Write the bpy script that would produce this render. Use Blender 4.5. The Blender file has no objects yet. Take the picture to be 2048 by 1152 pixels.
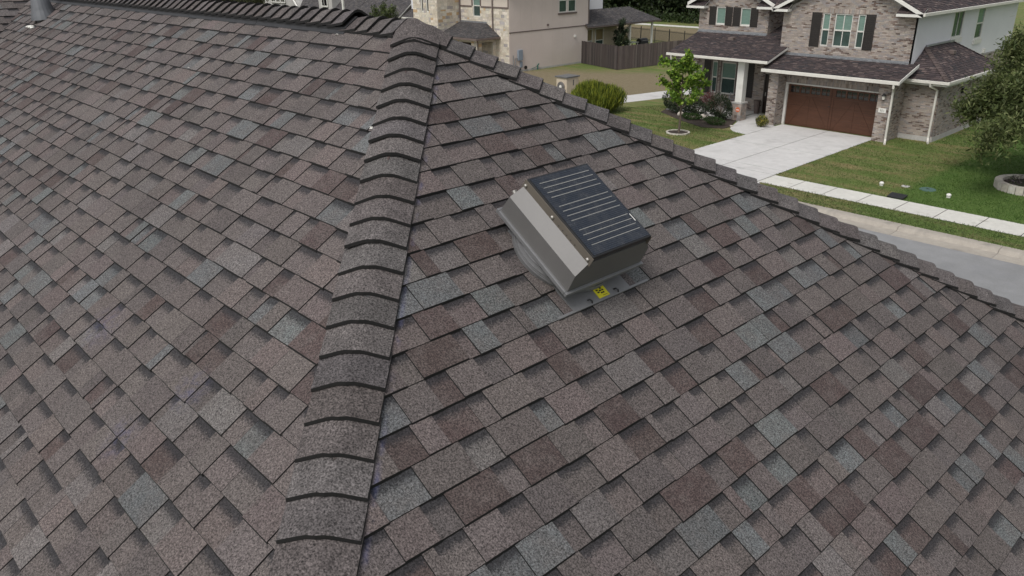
import bpy, math, random
import numpy as np
from mathutils import Vector, Matrix
R = math.radians
rng = random.Random(11)
nrg = np.random.default_rng(11)
scene = bpy.context.scene
COL = scene.collection

# ------------------------------------------------------------------ camera, sky, sun, exposure
CAM = np.array([0.0, 0.0, 8.8])
YAW, PIT, ROL = R(-47.112), R(23.0955), R(-0.83638)
FWD = np.array([math.sin(YAW) * math.cos(PIT), math.cos(YAW) * math.cos(PIT), -math.sin(PIT)])
_r = np.array([math.cos(YAW), -math.sin(YAW), 0.0])
_u = np.cross(_r, FWD)
RGT = _r * math.cos(ROL) + _u * math.sin(ROL)
UPV = -_r * math.sin(ROL) + _u * math.cos(ROL)
cam_d = bpy.data.cameras.new('camera')
cam_d.sensor_width = 36.0
cam_d.lens = 1566.8 / 2048 * 36.0
cam_d.clip_start = 0.05
cam_d.clip_end = 2000.0
cam = bpy.data.objects.new('camera', cam_d)
COL.objects.link(cam)
cam.matrix_world = Matrix(((RGT[0], UPV[0], -FWD[0], CAM[0]), (RGT[1], UPV[1], -FWD[1], CAM[1]),
                           (RGT[2], UPV[2], -FWD[2], CAM[2]), (0, 0, 0, 1)))
scene.camera = cam

SUN_EL, SUN_AZ = R(54), R(168)          # azimuth measured from +y towards +x
world = bpy.data.worlds.new('World')
scene.world = world
world.use_nodes = True
wn, wl = world.node_tree.nodes, world.node_tree.links
wn.clear()
sky = wn.new('ShaderNodeTexSky')
sky.sky_type = 'NISHITA'
sky.sun_disc = False
sky.sun_elevation = SUN_EL
sky.sun_rotation = SUN_AZ
sky.air_density = 1.0
sky.dust_density = 3.0
sky.ozone_density = 1.0
hsv = wn.new('ShaderNodeHueSaturation')
hsv.inputs['Saturation'].default_value = 0.22     # an overcast sky is nearly white
bg = wn.new('ShaderNodeBackground')
bg.inputs['Strength'].default_value = 0.135
wo = wn.new('ShaderNodeOutputWorld')
wl.new(sky.outputs[0], hsv.inputs['Color'])
wl.new(hsv.outputs[0], bg.inputs['Color'])
wl.new(bg.outputs[0], wo.inputs['Surface'])
sun_d = bpy.data.lights.new('sun', 'SUN')
sun_d.energy = 1.5
sun_d.angle = R(20)
sun_d.color = (1.0, 0.96, 0.91)
sun = bpy.data.objects.new('sun', sun_d)
COL.objects.link(sun)
sdir = Vector((math.sin(SUN_AZ) * math.cos(SUN_EL), math.cos(SUN_AZ) * math.cos(SUN_EL), math.sin(SUN_EL)))
sun.rotation_euler = sdir.to_track_quat('Z', 'Y').to_euler()
sun.location = (-10, -20, 40)
scene.view_settings.view_transform = 'Standard'
scene.view_settings.look = 'None'
scene.view_settings.exposure = 0.18
scene.view_settings.gamma = 1.0
scene.view_settings.use_curve_mapping = False
scene.cycles.max_bounces = 5
scene.cycles.use_denoising = True

# ------------------------------------------------------------------ materials
def new_mat(name):
    m = bpy.data.materials.new(name)
    m.use_nodes = True
    nt = m.node_tree
    return m, nt, nt.nodes['Principled BSDF']

def N(nt, typ, **kw):
    n = nt.nodes.new(typ)
    for k, v in kw.items():
        setattr(n, k, v)
    return n

def noise(nt, vec, scale, detail=3.0, rough=0.55):
    n = N(nt, 'ShaderNodeTexNoise')
    n.inputs['Scale'].default_value = scale
    n.inputs['Detail'].default_value = detail
    n.inputs['Roughness'].default_value = rough
    nt.links.new(vec, n.inputs['Vector'])
    return n.outputs['Fac']

def mrange(nt, fac, a, b, c, d):
    n = N(nt, 'ShaderNodeMapRange')
    n.clamp = True
    for i, v in enumerate((a, b, c, d)):
        n.inputs[i + 1].default_value = v
    nt.links.new(fac, n.inputs[0])
    return n.outputs[0]

def math2(nt, op, a, b=None):
    n = N(nt, 'ShaderNodeMath', operation=op)
    for i, v in enumerate((a, b)):
        if v is None:
            continue
        if isinstance(v, (int, float)):
            n.inputs[i].default_value = v
        else:
            nt.links.new(v, n.inputs[i])
    return n.outputs[0]

def mixc(nt, fac, a, b, blend='MIX'):
    n = N(nt, 'ShaderNodeMix', data_type='RGBA', blend_type=blend)
    for i, v in ((0, fac), (6, a), (7, b)):
        if isinstance(v, (int, float)):
            n.inputs[i].default_value = v
        elif isinstance(v, tuple):
            n.inputs[i].default_value = (*v, 1.0)
        else:
            nt.links.new(v, n.inputs[i])
    return n.outputs[2]

def gm(name, color=None, rough=0.8, n=(), bump=None, metal=0.0, spec=0.5, stretch=None, coat=0.0, stain=None):
    """procedural material: colour (or the face colour 'col') times layers of noise, with fine relief"""
    m, nt, p = new_mat(name)
    tc = N(nt, 'ShaderNodeTexCoord').outputs['Object']
    if stretch:
        mp = N(nt, 'ShaderNodeMapping')
        mp.inputs['Scale'].default_value = stretch
        nt.links.new(tc, mp.inputs[0])
        tc = mp.outputs[0]
    if color is None:
        a = N(nt, 'ShaderNodeAttribute', attribute_name='col')
        c = a.outputs['Color']
    else:
        c = color
    for sc, amt in n:
        f = mrange(nt, noise(nt, tc, sc), 0.3, 0.7, 1 - amt, 1 + amt)
        cb = N(nt, 'ShaderNodeCombineXYZ')
        for i in range(3):
            nt.links.new(f, cb.inputs[i])
        c = mixc(nt, 1.0, c, cb.outputs[0], 'MULTIPLY')
    if stain:
        sc, lo, hi, col, amt = stain
        f = mrange(nt, noise(nt, tc, sc, 5), lo, hi, 0.0, amt)
        c = mixc(nt, f, c, col)
    if isinstance(c, tuple):
        p.inputs['Base Color'].default_value = (*c, 1)
    else:
        nt.links.new(c, p.inputs['Base Color'])
    p.inputs['Roughness'].default_value = rough
    p.inputs['Metallic'].default_value = metal
    p.inputs['Specular IOR Level'].default_value = spec
    p.inputs['Coat Weight'].default_value = coat
    if bump:
        b = N(nt, 'ShaderNodeBump')
        b.inputs['Strength'].default_value = bump[1]
        b.inputs['Distance'].default_value = bump[2]
        nt.links.new(noise(nt, tc, bump[0], 4), b.inputs['Height'])
        nt.links.new(b.outputs[0], p.inputs['Normal'])
    return m

def shingle_mat():
    m, nt, p = new_mat('granule_shingle')
    L = nt.links
    geo = N(nt, 'ShaderNodeNewGeometry').outputs['Position']
    col = N(nt, 'ShaderNodeAttribute', attribute_name='col').outputs['Color']
    aux = N(nt, 'ShaderNodeAttribute', attribute_name='aux')
    uv = N(nt, 'ShaderNodeUVMap', uv_map='uv')
    sp = N(nt, 'ShaderNodeSeparateXYZ'); L.new(uv.outputs[0], sp.inputs[0])
    sa = N(nt, 'ShaderNodeSeparateXYZ'); L.new(aux.outputs['Vector'], sa.inputs[0])
    # soft colour drift between neighbouring granule drops
    drift = mrange(nt, noise(nt, geo, 7.0, 3), 0.40, 0.66, 0.0, 0.36)
    c = mixc(nt, drift, col, (0.096, 0.082, 0.077))
    c = mixc(nt, mrange(nt, noise(nt, geo, 21.0, 4, 0.65), 0.50, 0.72, 0.0, 0.30), c, (0.128, 0.113, 0.107))
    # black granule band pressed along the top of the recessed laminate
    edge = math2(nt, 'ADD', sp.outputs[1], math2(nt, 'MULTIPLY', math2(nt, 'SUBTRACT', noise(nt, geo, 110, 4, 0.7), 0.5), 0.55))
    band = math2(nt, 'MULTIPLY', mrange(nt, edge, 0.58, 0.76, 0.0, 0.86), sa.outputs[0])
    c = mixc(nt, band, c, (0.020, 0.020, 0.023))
    # granules
    g = noise(nt, geo, 140.0, 4, 0.85)
    f = mrange(nt, g, 0.39, 0.62, 0.28, 1.85)
    g2 = noise(nt, geo, 95.0, 2, 0.6)
    f = math2(nt, 'MULTIPLY', f, mrange(nt, g2, 0.3, 0.7, 0.84, 1.16))
    f = math2(nt, 'MULTIPLY', f, mrange(nt, noise(nt, geo, 1.3, 3), 0.3, 0.7, 0.92, 1.08))
    cb = N(nt, 'ShaderNodeCombineXYZ')
    for i in range(3):
        L.new(f, cb.inputs[i])
    c = mixc(nt, 1.0, c, cb.outputs[0], 'MULTIPLY')
    # blue snap-line chalk: a thin dusty line along the hip caps and a few smudges
    va = N(nt, 'ShaderNodeVectorMath', operation='SUBTRACT'); L.new(geo, va.inputs[0]); va.inputs[1].default_value = (-3.951, 2.936, 8.419)
    cr = N(nt, 'ShaderNodeVectorMath', operation='CROSS_PRODUCT'); L.new(va.outputs[0], cr.inputs[0]); cr.inputs[1].default_value = (0.6396, -0.6396, -0.4264)
    ln = N(nt, 'ShaderNodeVectorMath', operation='LENGTH'); L.new(cr.outputs[0], ln.inputs[0])
    dl = math2(nt, 'ABSOLUTE', math2(nt, 'SUBTRACT', ln.outputs[1], 0.163))
    ch = math2(nt, 'MULTIPLY', mrange(nt, dl, 0.003, 0.017, 1.0, 0.0), mrange(nt, noise(nt, geo, 9, 3), 0.46, 0.66, 0.0, 0.42))
    ch = math2(nt, 'MULTIPLY', ch, sa.outputs[1])
    for q, rad in (((-4.05, 0.93, 7.08), 0.17), ((-3.05, 0.97, 7.11), 0.13), ((-3.2, 0.70, 6.93), 0.13)):
        dv = N(nt, 'ShaderNodeVectorMath', operation='DISTANCE'); L.new(geo, dv.inputs[0]); dv.inputs[1].default_value = q
        ch = math2(nt, 'ADD', ch, math2(nt, 'MULTIPLY', mrange(nt, dv.outputs[1], 0.02, rad, 0.3, 0.0), mrange(nt, noise(nt, geo, 30, 4), 0.4, 0.65, 0.0, 0.9)))
    ch = math2(nt, 'MINIMUM', ch, 0.8)
    c = mixc(nt, ch, c, (0.075, 0.085, 0.20))
    L.new(c, p.inputs['Base Color'])
    p.inputs['Roughness'].default_value = 0.92
    p.inputs['Specular IOR Level'].default_value = 0.35
    b = N(nt, 'ShaderNodeBump'); b.inputs['Strength'].default_value = 0.55; b.inputs['Distance'].default_value = 0.002
    L.new(g, b.inputs['Height']); L.new(b.outputs[0], p.inputs['Normal'])
    return m

M = {}
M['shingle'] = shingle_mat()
M['asphalt_edge'] = gm('asphalt_cut_edge', (0.006, 0.0055, 0.0055), 0.9, n=((60, 0.3),))
M['cap'] = gm('granule_cap', None, 0.92, n=((140, 0.85), (75, 0.25), (11, 0.18), (2.2, 0.08)), bump=(140, 0.6, 0.002), spec=0.35)
M['far_shingle'] = gm('far_shingle', None, 0.93, n=((40, 0.2), (1.2, 0.10)), spec=0.3)
M['vent_black'] = gm('vent_black_plastic', (0.02, 0.02, 0.022), 0.55, n=((30, 0.25),))
M['wood_deck'] = gm('roof_deck', (0.03, 0.028, 0.027), 0.95, n=((5, 0.2),))
M['stucco_own'] = gm('own_house_wall', (0.36, 0.33, 0.29), 0.9, n=((3, 0.08), (60, 0.06)), bump=(80, 0.2, 0.004))
M['white'] = gm('white_trim', (0.66, 0.65, 0.61), 0.55, n=((2.5, 0.06), (25, 0.03)), stain=(1.5, 0.55, 0.75, (0.42, 0.40, 0.36), 0.35))
M['gutter'] = gm('cream_gutter', (0.62, 0.60, 0.55), 0.45, n=((1.5, 0.06), (14, 0.04)))
M['mortar'] = gm('mortar', (0.34, 0.32, 0.30), 0.95, n=((6, 0.08), (70, 0.12)), bump=(90, 0.3, 0.004))
M['brick'] = gm('brick_face', None, 0.9, n=((0.9, 0.10), (35, 0.16), (120, 0.12)), bump=(110, 0.35, 0.004))
M['stone'] = gm('limestone_face', None, 0.92, n=((9, 0.14), (45, 0.10)), bump=(28, 0.6, 0.015))
M['stone_mortar'] = gm('stone_mortar', (0.50, 0.46, 0.39), 0.95, n=((7, 0.08),))
M['white_stucco'] = gm('white_stucco', (0.63, 0.63, 0.65), 0.9, n=((0.7, 0.04), (40, 0.04)), bump=(60, 0.2, 0.004))
M['beige'] = gm('beige_siding', (0.57, 0.495, 0.455), 0.85, n=((0.6, 0.04), (30, 0.03)), bump=(50, 0.15, 0.003))
M['panel_cream'] = gm('cream_panel', (0.52, 0.46, 0.40), 0.85, n=((1, 0.05),))
M['brown_trim'] = gm('brown_trim', (0.13, 0.10, 0.09), 0.6, n=((8, 0.12),))
M['concrete_base'] = gm('foundation_concrete', (0.40, 0.39, 0.37), 0.92, n=((2, 0.10), (20, 0.10)), bump=(40, 0.3, 0.006))
M['shutter'] = gm('dark_brown_shutter', (0.020, 0.016, 0.014), 0.6, n=((12, 0.2),))
M['frame'] = gm('window_frame_white', (0.60, 0.59, 0.55), 0.5, n=((5, 0.05),))
M['glass_up'] = gm('pane_over_blind', (0.155, 0.235, 0.205), 0.12, n=((3, 0.12),), stretch=(1, 1, 7), spec=0.6)
M['glass_low'] = gm('pane_dark', (0.045, 0.07, 0.066), 0.08, n=((2, 0.25),), spec=0.6)
M['glass_black'] = gm('pane_black', (0.012, 0.012, 0.013), 0.06, n=((2, 0.3),), spec=0.7)
M['glass_tan'] = gm('pane_tan_shade', (0.22, 0.17, 0.09), 0.3, n=((3, 0.1),))
M['garage'] = gm('garage_door_wood', (0.082, 0.036, 0.021), 0.5, n=((3, 0.16), (14, 0.10)), stretch=(0.35, 1, 4), spec=0.3)
M['garage_dark'] = gm('garage_door_groove', (0.030, 0.013, 0.009), 0.7, n=((6, 0.2),))
M['door'] = gm('front_door', (0.028, 0.018, 0.014), 0.5, n=((5, 0.2),))
M['concrete'] = gm('concrete_slab', (0.52, 0.51, 0.50), 0.9, n=((0.5, 0.05), (3, 0.06), (40, 0.06)), bump=(60, 0.2, 0.003), stain=(0.9, 0.54, 0.70, (0.37, 0.36, 0.35), 0.6))
M['walk'] = gm('sidewalk_concrete', (0.56, 0.55, 0.51), 0.9, n=((0.7, 0.05), (5, 0.05), (40, 0.06)), bump=(60, 0.2, 0.003), stain=(1.7, 0.60, 0.70, (0.30, 0.28, 0.24), 0.55))
M['kerb'] = gm('kerb_concrete', (0.33, 0.30, 0.26), 0.9, n=((0.8, 0.08), (6, 0.08), (40, 0.06)), bump=(50, 0.2, 0.003), stain=(1.2, 0.58, 0.74, (0.17, 0.16, 0.145), 0.7))
M['asphalt'] = gm('grey_asphalt', (0.222, 0.224, 0.228), 0.9, n=((0.25, 0.09), (2, 0.07), (60, 0.14)), bump=(120, 0.4, 0.004), stain=(0.35, 0.58, 0.72, (0.17, 0.175, 0.185), 0.6))
M['joint'] = gm('joint_dirt', (0.035, 0.032, 0.027), 0.95, n=((20, 0.3),))
M['mulch'] = gm('dark_mulch', (0.045, 0.033, 0.026), 0.95, n=((12, 0.4), (50, 0.4)), bump=(40, 0.9, 0.03))
M['metal_hood'] = gm('taupe_painted_steel', (0.118, 0.114, 0.112), 0.45, n=((4, 0.07), (60, 0.03)), metal=0.08)
M['metal_plate'] = gm('grey_flashing', (0.20, 0.20, 0.205), 0.42, n=((6, 0.08), (50, 0.04)), metal=0.35)
M['metal_bracket'] = gm('bronze_bracket', (0.135, 0.118, 0.098), 0.45, n=((8, 0.06),), metal=0.2)
M['galv'] = gm('galvanised_steel', (0.30, 0.31, 0.33), 0.42, n=((9, 0.12),), metal=0.6)
M['pipe_grey'] = gm('dull_flue_steel', (0.14, 0.145, 0.155), 0.45, n=((9, 0.14),), metal=0.4)
M['screw'] = gm('steel_screw', (0.45, 0.43, 0.40), 0.35, n=((30, 0.1),), metal=0.7)
def solar_mat():
    """cells under glass with hair-thin silver fingers running across the slope"""
    m, nt, p = new_mat('solar_cell')
    pos = N(nt, 'ShaderNodeNewGeometry').outputs['Position']
    sp = N(nt, 'ShaderNodeSeparateXYZ'); nt.links.new(pos, sp.inputs[0])
    k = math2(nt, 'FRACT', math2(nt, 'MULTIPLY', sp.outputs[0], 1.2019 / 0.0102))
    fine = mrange(nt, k, 0.78, 0.86, 0.0, 0.40)
    dust = mrange(nt, noise(nt, pos, 14, 5, 0.7), 0.45, 0.75, 0.0, 0.16)
    c = mixc(nt, fine, (0.013, 0.018, 0.028), (0.075, 0.082, 0.095))
    c = mixc(nt, dust, c, (0.16, 0.15, 0.135))
    nt.links.new(c, p.inputs['Base Color'])
    nt.links.new(mrange(nt, noise(nt, pos, 14, 5, 0.7), 0.4, 0.7, 0.14, 0.34), p.inputs['Roughness'])
    return m
M['solar'] = solar_mat()
M['solar_frame'] = gm('black_frame', (0.012, 0.012, 0.013), 0.4, n=((20, 0.1),))
M['busbar'] = gm('silver_busbar', (0.27, 0.265, 0.25), 0.4, n=((40, 0.1),))
M['yellow'] = gm('yellow_label', (0.62, 0.56, 0.02), 0.5, n=((30, 0.05),))
M['ink'] = gm('black_ink', (0.03, 0.028, 0.01), 0.6, n=((40, 0.1),))
M['sealant'] = gm('white_sealant', (0.68, 0.67, 0.63), 0.6, n=((40, 0.1),), bump=(60, 0.5, 0.01))
M['fence'] = gm('weathered_cedar', None, 0.9, n=((4, 0.16), (18, 0.14)), stretch=(3, 3, 0.35), bump=(25, 0.4, 0.006))
M['bark'] = gm('bark', (0.115, 0.09, 0.07), 0.95, n=((9, 0.2), (40, 0.2)), stretch=(1, 1, 0.3), bump=(30, 0.8, 0.02))
M['teal'] = gm('green_box_lid', (0.07, 0.13, 0.115), 0.6, n=((9, 0.1),))
M['black'] = gm('black_paint', (0.014, 0.014, 0.015), 0.45, n=((12, 0.2),))
M['elec'] = gm('blue_grey_enclosure', (0.22, 0.26, 0.31), 0.5, n=((6, 0.05),))
M['green_pipe'] = gm('green_pipe', (0.03, 0.12, 0.09), 0.5, n=((9, 0.1),))
M['cream_stucco'] = gm('cream_pillar_stucco', (0.47, 0.40, 0.31), 0.9, n=((3, 0.06), (40, 0.05)), bump=(60, 0.3, 0.004))
M['slate_cap'] = gm('grey_cap', (0.115, 0.115, 0.115), 0.75, n=((7, 0.15),))
M['fan_grey'] = gm('grey_dial', (0.19, 0.17, 0.16), 0.6, n=((10, 0.1),))
M['red_sign'] = gm('orange_sign', (0.55, 0.13, 0.05), 0.5, n=((10, 0.05),))
M['rock'] = gm('pale_rock', (0.42, 0.38, 0.33), 0.9, n=((5, 0.2),), bump=(14, 0.8, 0.04))
M['lamp_glass'] = gm('lamp_glass', (0.60, 0.58, 0.53), 0.15, n=((5, 0.05),))

def leaf_mat(name):
    m, nt, p = new_mat(name)
    a = N(nt, 'ShaderNodeAttribute', attribute_name='col').outputs['Color']
    tc = N(nt, 'ShaderNodeTexCoord').outputs['Object']
    f = mrange(nt, noise(nt, tc, 1.7), 0.3, 0.7, 0.8, 1.2)
    cb = N(nt, 'ShaderNodeCombineXYZ')
    for i in range(3):
        nt.links.new(f, cb.inputs[i])
    c = mixc(nt, 1.0, a, cb.outputs[0], 'MULTIPLY')
    nt.links.new(c, p.inputs['Base Color'])
    p.inputs['Roughness'].default_value = 0.6
    p.inputs['Specular IOR Level'].default_value = 0.3
    tr = N(nt, 'ShaderNodeBsdfTranslucent')
    nt.links.new(c, tr.inputs[0])
    mx = N(nt, 'ShaderNodeMixShader'); mx.inputs[0].default_value = 0.3
    out = nt.nodes['Material Output']
    nt.links.new(p.outputs[0], mx.inputs[1]); nt.links.new(tr.outputs[0], mx.inputs[2])
    nt.links.new(mx.outputs[0], out.inputs['Surface'])
    return m
M['leaf'] = leaf_mat('leaf')
M['grass'] = leaf_mat('grass_blade')

def ground_mat():
    m, nt, p = new_mat('lawn_ground')
    L = nt.links
    pos = N(nt, 'ShaderNodeNewGeometry').outputs['Position']
    s = N(nt, 'ShaderNodeSeparateXYZ'); L.new(pos, s.inputs[0])
    x, y = s.outputs[0], s.outputs[1]
    n1 = noise(nt, pos, 0.45, 4); n2 = noise(nt, pos, 3.0, 4); n3 = noise(nt, pos, 26, 3)
    wob = math2(nt, 'MULTIPLY', math2(nt, 'SUBTRACT', n1, 0.5), 2.4)
    green = mixc(nt, mrange(nt, n2, 0.3, 0.7, 0, 1), (0.098, 0.138, 0.036), (0.128, 0.168, 0.050))
    lush = mixc(nt, mrange(nt, n2, 0.3, 0.7, 0, 1), (0.070, 0.120, 0.026), (0.092, 0.146, 0.036))
    dry = mixc(nt, mrange(nt, n2, 0.3, 0.7, 0, 1), (0.175, 0.145, 0.088), (0.215, 0.178, 0.115))
    # mown stripes of straw on the thin lawn
    mp = N(nt, 'ShaderNodeMapping'); mp.inputs['Scale'].default_value = (0.35, 1.5, 1); mp.inputs['Rotation'].default_value = (0, 0, R(-14))
    L.new(pos, mp.inputs[0])
    straw = mrange(nt, noise(nt, mp.outputs[0], 0.8, 5, 0.65), 0.46, 0.60, 0.0, 0.85)
    thin = mixc(nt, straw, green, (0.20, 0.170, 0.082))
    # the neighbour's lush lawn starts at x = -11.4 on the brick house's side of the street
    xm = mrange(nt, math2(nt, 'ADD', x, math2(nt, 'MULTIPLY', math2(nt, 'SUBTRACT', n2, 0.5), 0.5)), -11.6, -11.1, 0, 1)
    ym = mrange(nt, y, 30.2, 30.4, 0.45, 1)
    c = mixc(nt, math2(nt, 'MULTIPLY', xm, ym), thin, lush)
    # dormant grass beyond the garden path
    d1 = mrange(nt, math2(nt, 'ADD', math2(nt, 'MULTIPLY', x, -1), wob), 31.0, 33.5, 0, 1)
    d2 = mrange(nt, math2(nt, 'ADD', math2(nt, 'SUBTRACT', math2(nt, 'MULTIPLY', y, 0.55), math2(nt, 'MULTIPLY', x, 0.30)), wob), 38.9, 41.2, 1, 0)
    d3 = mrange(nt, y, 36, 39, 0, 1)
    c = mixc(nt, math2(nt, 'MULTIPLY', math2(nt, 'MULTIPLY', d1, d2), d3), c, dry)
    far = mrange(nt, math2(nt, 'ADD', y, wob), 70, 73, 0, 1)
    far2 = mrange(nt, math2(nt, 'ADD', y, wob), 85, 87, 1, 0)
    c = mixc(nt, math2(nt, 'MULTIPLY', far, far2), c, dry)
    f = mrange(nt, n3, 0.3, 0.7, 0.72, 1.28)
    cb = N(nt, 'ShaderNodeCombineXYZ')
    for i in range(3):
        L.new(f, cb.inputs[i])
    c = mixc(nt, 1.0, c, cb.outputs[0], 'MULTIPLY')
    L.new(c, p.inputs['Base Color'])
    p.inputs['Roughness'].default_value = 0.95
    p.inputs['Specular IOR Level'].default_value = 0.2
    b = N(nt, 'ShaderNodeBump'); b.inputs['Strength'].default_value = 0.8; b.inputs['Distance'].default_value = 0.04
    L.new(noise(nt, pos, 34, 4), b.inputs['Height']); L.new(b.outputs[0], p.inputs['Normal'])
    return m
M['ground'] = ground_mat()

# ------------------------------------------------------------------ mesh helpers
class MB:
    """collects polygons with a colour each; verts are in world space unless told otherwise"""
    def __init__(s):
        s.v, s.f, s.mi, s.c, s.a, s.uv = [], [], [], [], [], []
    def face(s, pts, mi=0, c=(1, 1, 1), a=(0, 0, 0), uv=None):
        i = len(s.v)
        s.v += [tuple(float(q) for q in p) for p in pts]
        s.f.append(tuple(range(i, i + len(pts)))); s.mi.append(mi); s.c.append(c); s.a.append(a)
        s.uv.append(uv if uv is not None else [(0.0, 0.0)] * len(pts))
    def box(s, x0, x1, y0, y1, z0, z1, mi=0, c=(1, 1, 1)):
        s.fbox(WORLD, x0, x1, y0, y1, z0, z1, mi, c)
    def fbox(s, fr, u0, u1, v0, v1, w0, w1, mi=0, c=(1, 1, 1), taper=0.0):
        o, U, V, W = fr
        i = len(s.v)
        t = taper
        for (u, v, w, k) in ((u0, v0, w0, 0), (u1, v0, w0, 0), (u1, v1, w0, 0), (u0, v1, w0, 0), (u0, v0, w1, t), (u1, v0, w1, t), (u1, v1, w1, t), (u0, v1, w1, t)):
            uu = u + (k if u == u0 else -k); vv = v + (k if v == v0 else -k)
            p = o + U * uu + V * vv + W * w
            s.v.append((float(p[0]), float(p[1]), float(p[2])))
        for q in ((3, 2, 1, 0), (4, 5, 6, 7), (0, 1, 5, 4), (1, 2, 6, 5), (2, 3, 7, 6), (3, 0, 4, 7)):
            s.f.append(tuple(i + k for k in q)); s.mi.append(mi); s.c.append(c); s.a.append((0, 0, 0)); s.uv.append([(0.0, 0.0)] * 4)
    def slab(s, top, down, mi=0, mi_side=None, c=(1, 1, 1), a=(0, 0, 0), uv=None, bottom=False, low=None):
        """top polygon extruded by the vector down"""
        n = len(top)
        top = [np.asarray(p, float) for p in top]
        low = [p + down for p in top] if low is None else low
        s.face(top, mi, c, a, uv)
        ms = mi if mi_side is None else mi_side
        for k in range(n):
            j = (k + 1) % n
            s.face([top[k], low[k], low[j], top[j]], ms, c)
        if bottom:
            s.face(low[::-1], ms, c)
    def tube(s, pts, rad, seg=8, mi=0, c=(1, 1, 1), cap=True):
        pts = [np.asarray(p, float) for p in pts]
        if isinstance(rad, (int, float)):
            rad = [rad] * len(pts)
        rings = []
        ref = None
        for k, p in enumerate(pts):
            d = pts[min(k + 1, len(pts) - 1)] - pts[max(k - 1, 0)]
            d /= (np.linalg.norm(d) + 1e-9)
            if ref is None:
                ref = np.cross(d, [0.31, 0.17, 0.93] if abs(d[2]) < 0.9 else [1, 0.1, 0])
            e1 = ref - d * (ref @ d); e1 /= (np.linalg.norm(e1) + 1e-9); ref = e1
            e2 = np.cross(d, e1)
            i = len(s.v)
            for q in range(seg):
                an = 2 * math.pi * q / seg
                w = p + (e1 * math.cos(an) + e2 * math.sin(an)) * rad[k]
                s.v.append((float(w[0]), float(w[1]), float(w[2])))
            rings.append(i)
        def add(f):
            s.f.append(f); s.mi.append(mi); s.c.append(c); s.a.append((0, 0, 0)); s.uv.append([(0.0, 0.0)] * len(f))
        for k in range(len(pts) - 1):
            a0, b0 = rings[k], rings[k + 1]
            for q in range(seg):
                r = (q + 1) % seg
                add((a0 + q, a0 + r, b0 + r, b0 + q))
        if cap:
            add(tuple(rings[0] + q for q in range(seg))[::-1]); add(tuple(rings[-1] + q for q in range(seg)))
    def ball(s, cen, r, seg=10, rings=6, mi=0, c=(1, 1, 1), rz=None, jit=0.0):
        rz = rz or r
        i = len(s.v)
        for k in range(rings + 1):
            th = math.pi * k / rings
            for q in range(seg):
                an = 2 * math.pi * q / seg
                j = 1 + (rng.random() - 0.5) * jit
                s.v.append((cen[0] + r * j * math.sin(th) * math.cos(an), cen[1] + r * j * math.sin(th) * math.sin(an), cen[2] + rz * j * math.cos(th)))
        for k in range(rings):
            for q in range(seg):
                r2 = (q + 1) % seg
                s.f.append((i + k * seg + q, i + (k + 1) * seg + q, i + (k + 1) * seg + r2, i + k * seg + r2))
                s.mi.append(mi); s.c.append(c); s.a.append((0, 0, 0)); s.uv.append([(0.0, 0.0)] * 4)
    def build(s, name, mats, parent=None, local=False, attrs=True, smooth=False, bevel=0.0, **props):
        me = bpy.data.meshes.new(name)
        me.from_pydata(s.v, [], s.f)
        if not isinstance(mats, (list, tuple)):
            mats = [mats]
        for k in mats:
            me.materials.append(M[k])
        me.polygons.foreach_set('material_index', s.mi)
        if attrs:
            at = me.attributes.new('col', 'FLOAT_COLOR', 'FACE')
            at.data.foreach_set('color', np.array([(*c, 1.0) for c in s.c], np.float32).ravel())
            at = me.attributes.new('aux', 'FLOAT_VECTOR', 'FACE')
            at.data.foreach_set('vector', np.array(s.a, np.float32).ravel())
            ul = me.uv_layers.new(name='uv')
            ul.data.foreach_set('uv', np.array([q for f in s.uv for q in f], np.float32).ravel())
        if smooth:
            me.polygons.foreach_set('use_smooth', [True] * len(s.f))
        me.update()
        o = bpy.data.objects.new(name, me)
        COL.objects.link(o)
        attach(o, parent, local)
        if bevel:
            bv = o.modifiers.new('soft_edges', 'BEVEL'); bv.width = bevel; bv.segments = 2; bv.limit_method = 'ANGLE'
        for k, v in props.items():
            o[k] = v
        return o

WORLD = (np.zeros(3), np.array([1., 0, 0]), np.array([0, 1., 0]), np.array([0, 0, 1.]))
def frame_front(Y):      # wall facing -y: u = x, v = z, w = towards the street
    return (np.array([0., Y, 0]), np.array([1., 0, 0]), np.array([0, 0, 1.]), np.array([0, -1., 0]))
def frame_side(X):       # wall facing +x: u = y, v = z, w = +x
    return (np.array([X, 0., 0]), np.array([0, 1., 0]), np.array([0, 0, 1.]), np.array([1., 0, 0]))

def attach(o, parent, local=False):
    if parent is None:
        return
    o.parent = parent
    if not local and parent.type == 'EMPTY':
        o.matrix_parent_inverse = Matrix.Translation(parent.location).inverted()

def thing(name, label, cat, loc, group=None):
    o = bpy.data.objects.new(name, None)
    o.empty_display_size = 0.2
    COL.objects.link(o)
    o.location = loc
    o['label'] = label; o['category'] = cat
    if group:
        o['group'] = group
    return o

def tag(o, label, cat, group=None):
    o['label'] = label; o['category'] = cat
    if group:
        o['group'] = group
    return o

def struct(o):
    o['kind'] = 'structure'
    return o

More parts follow.
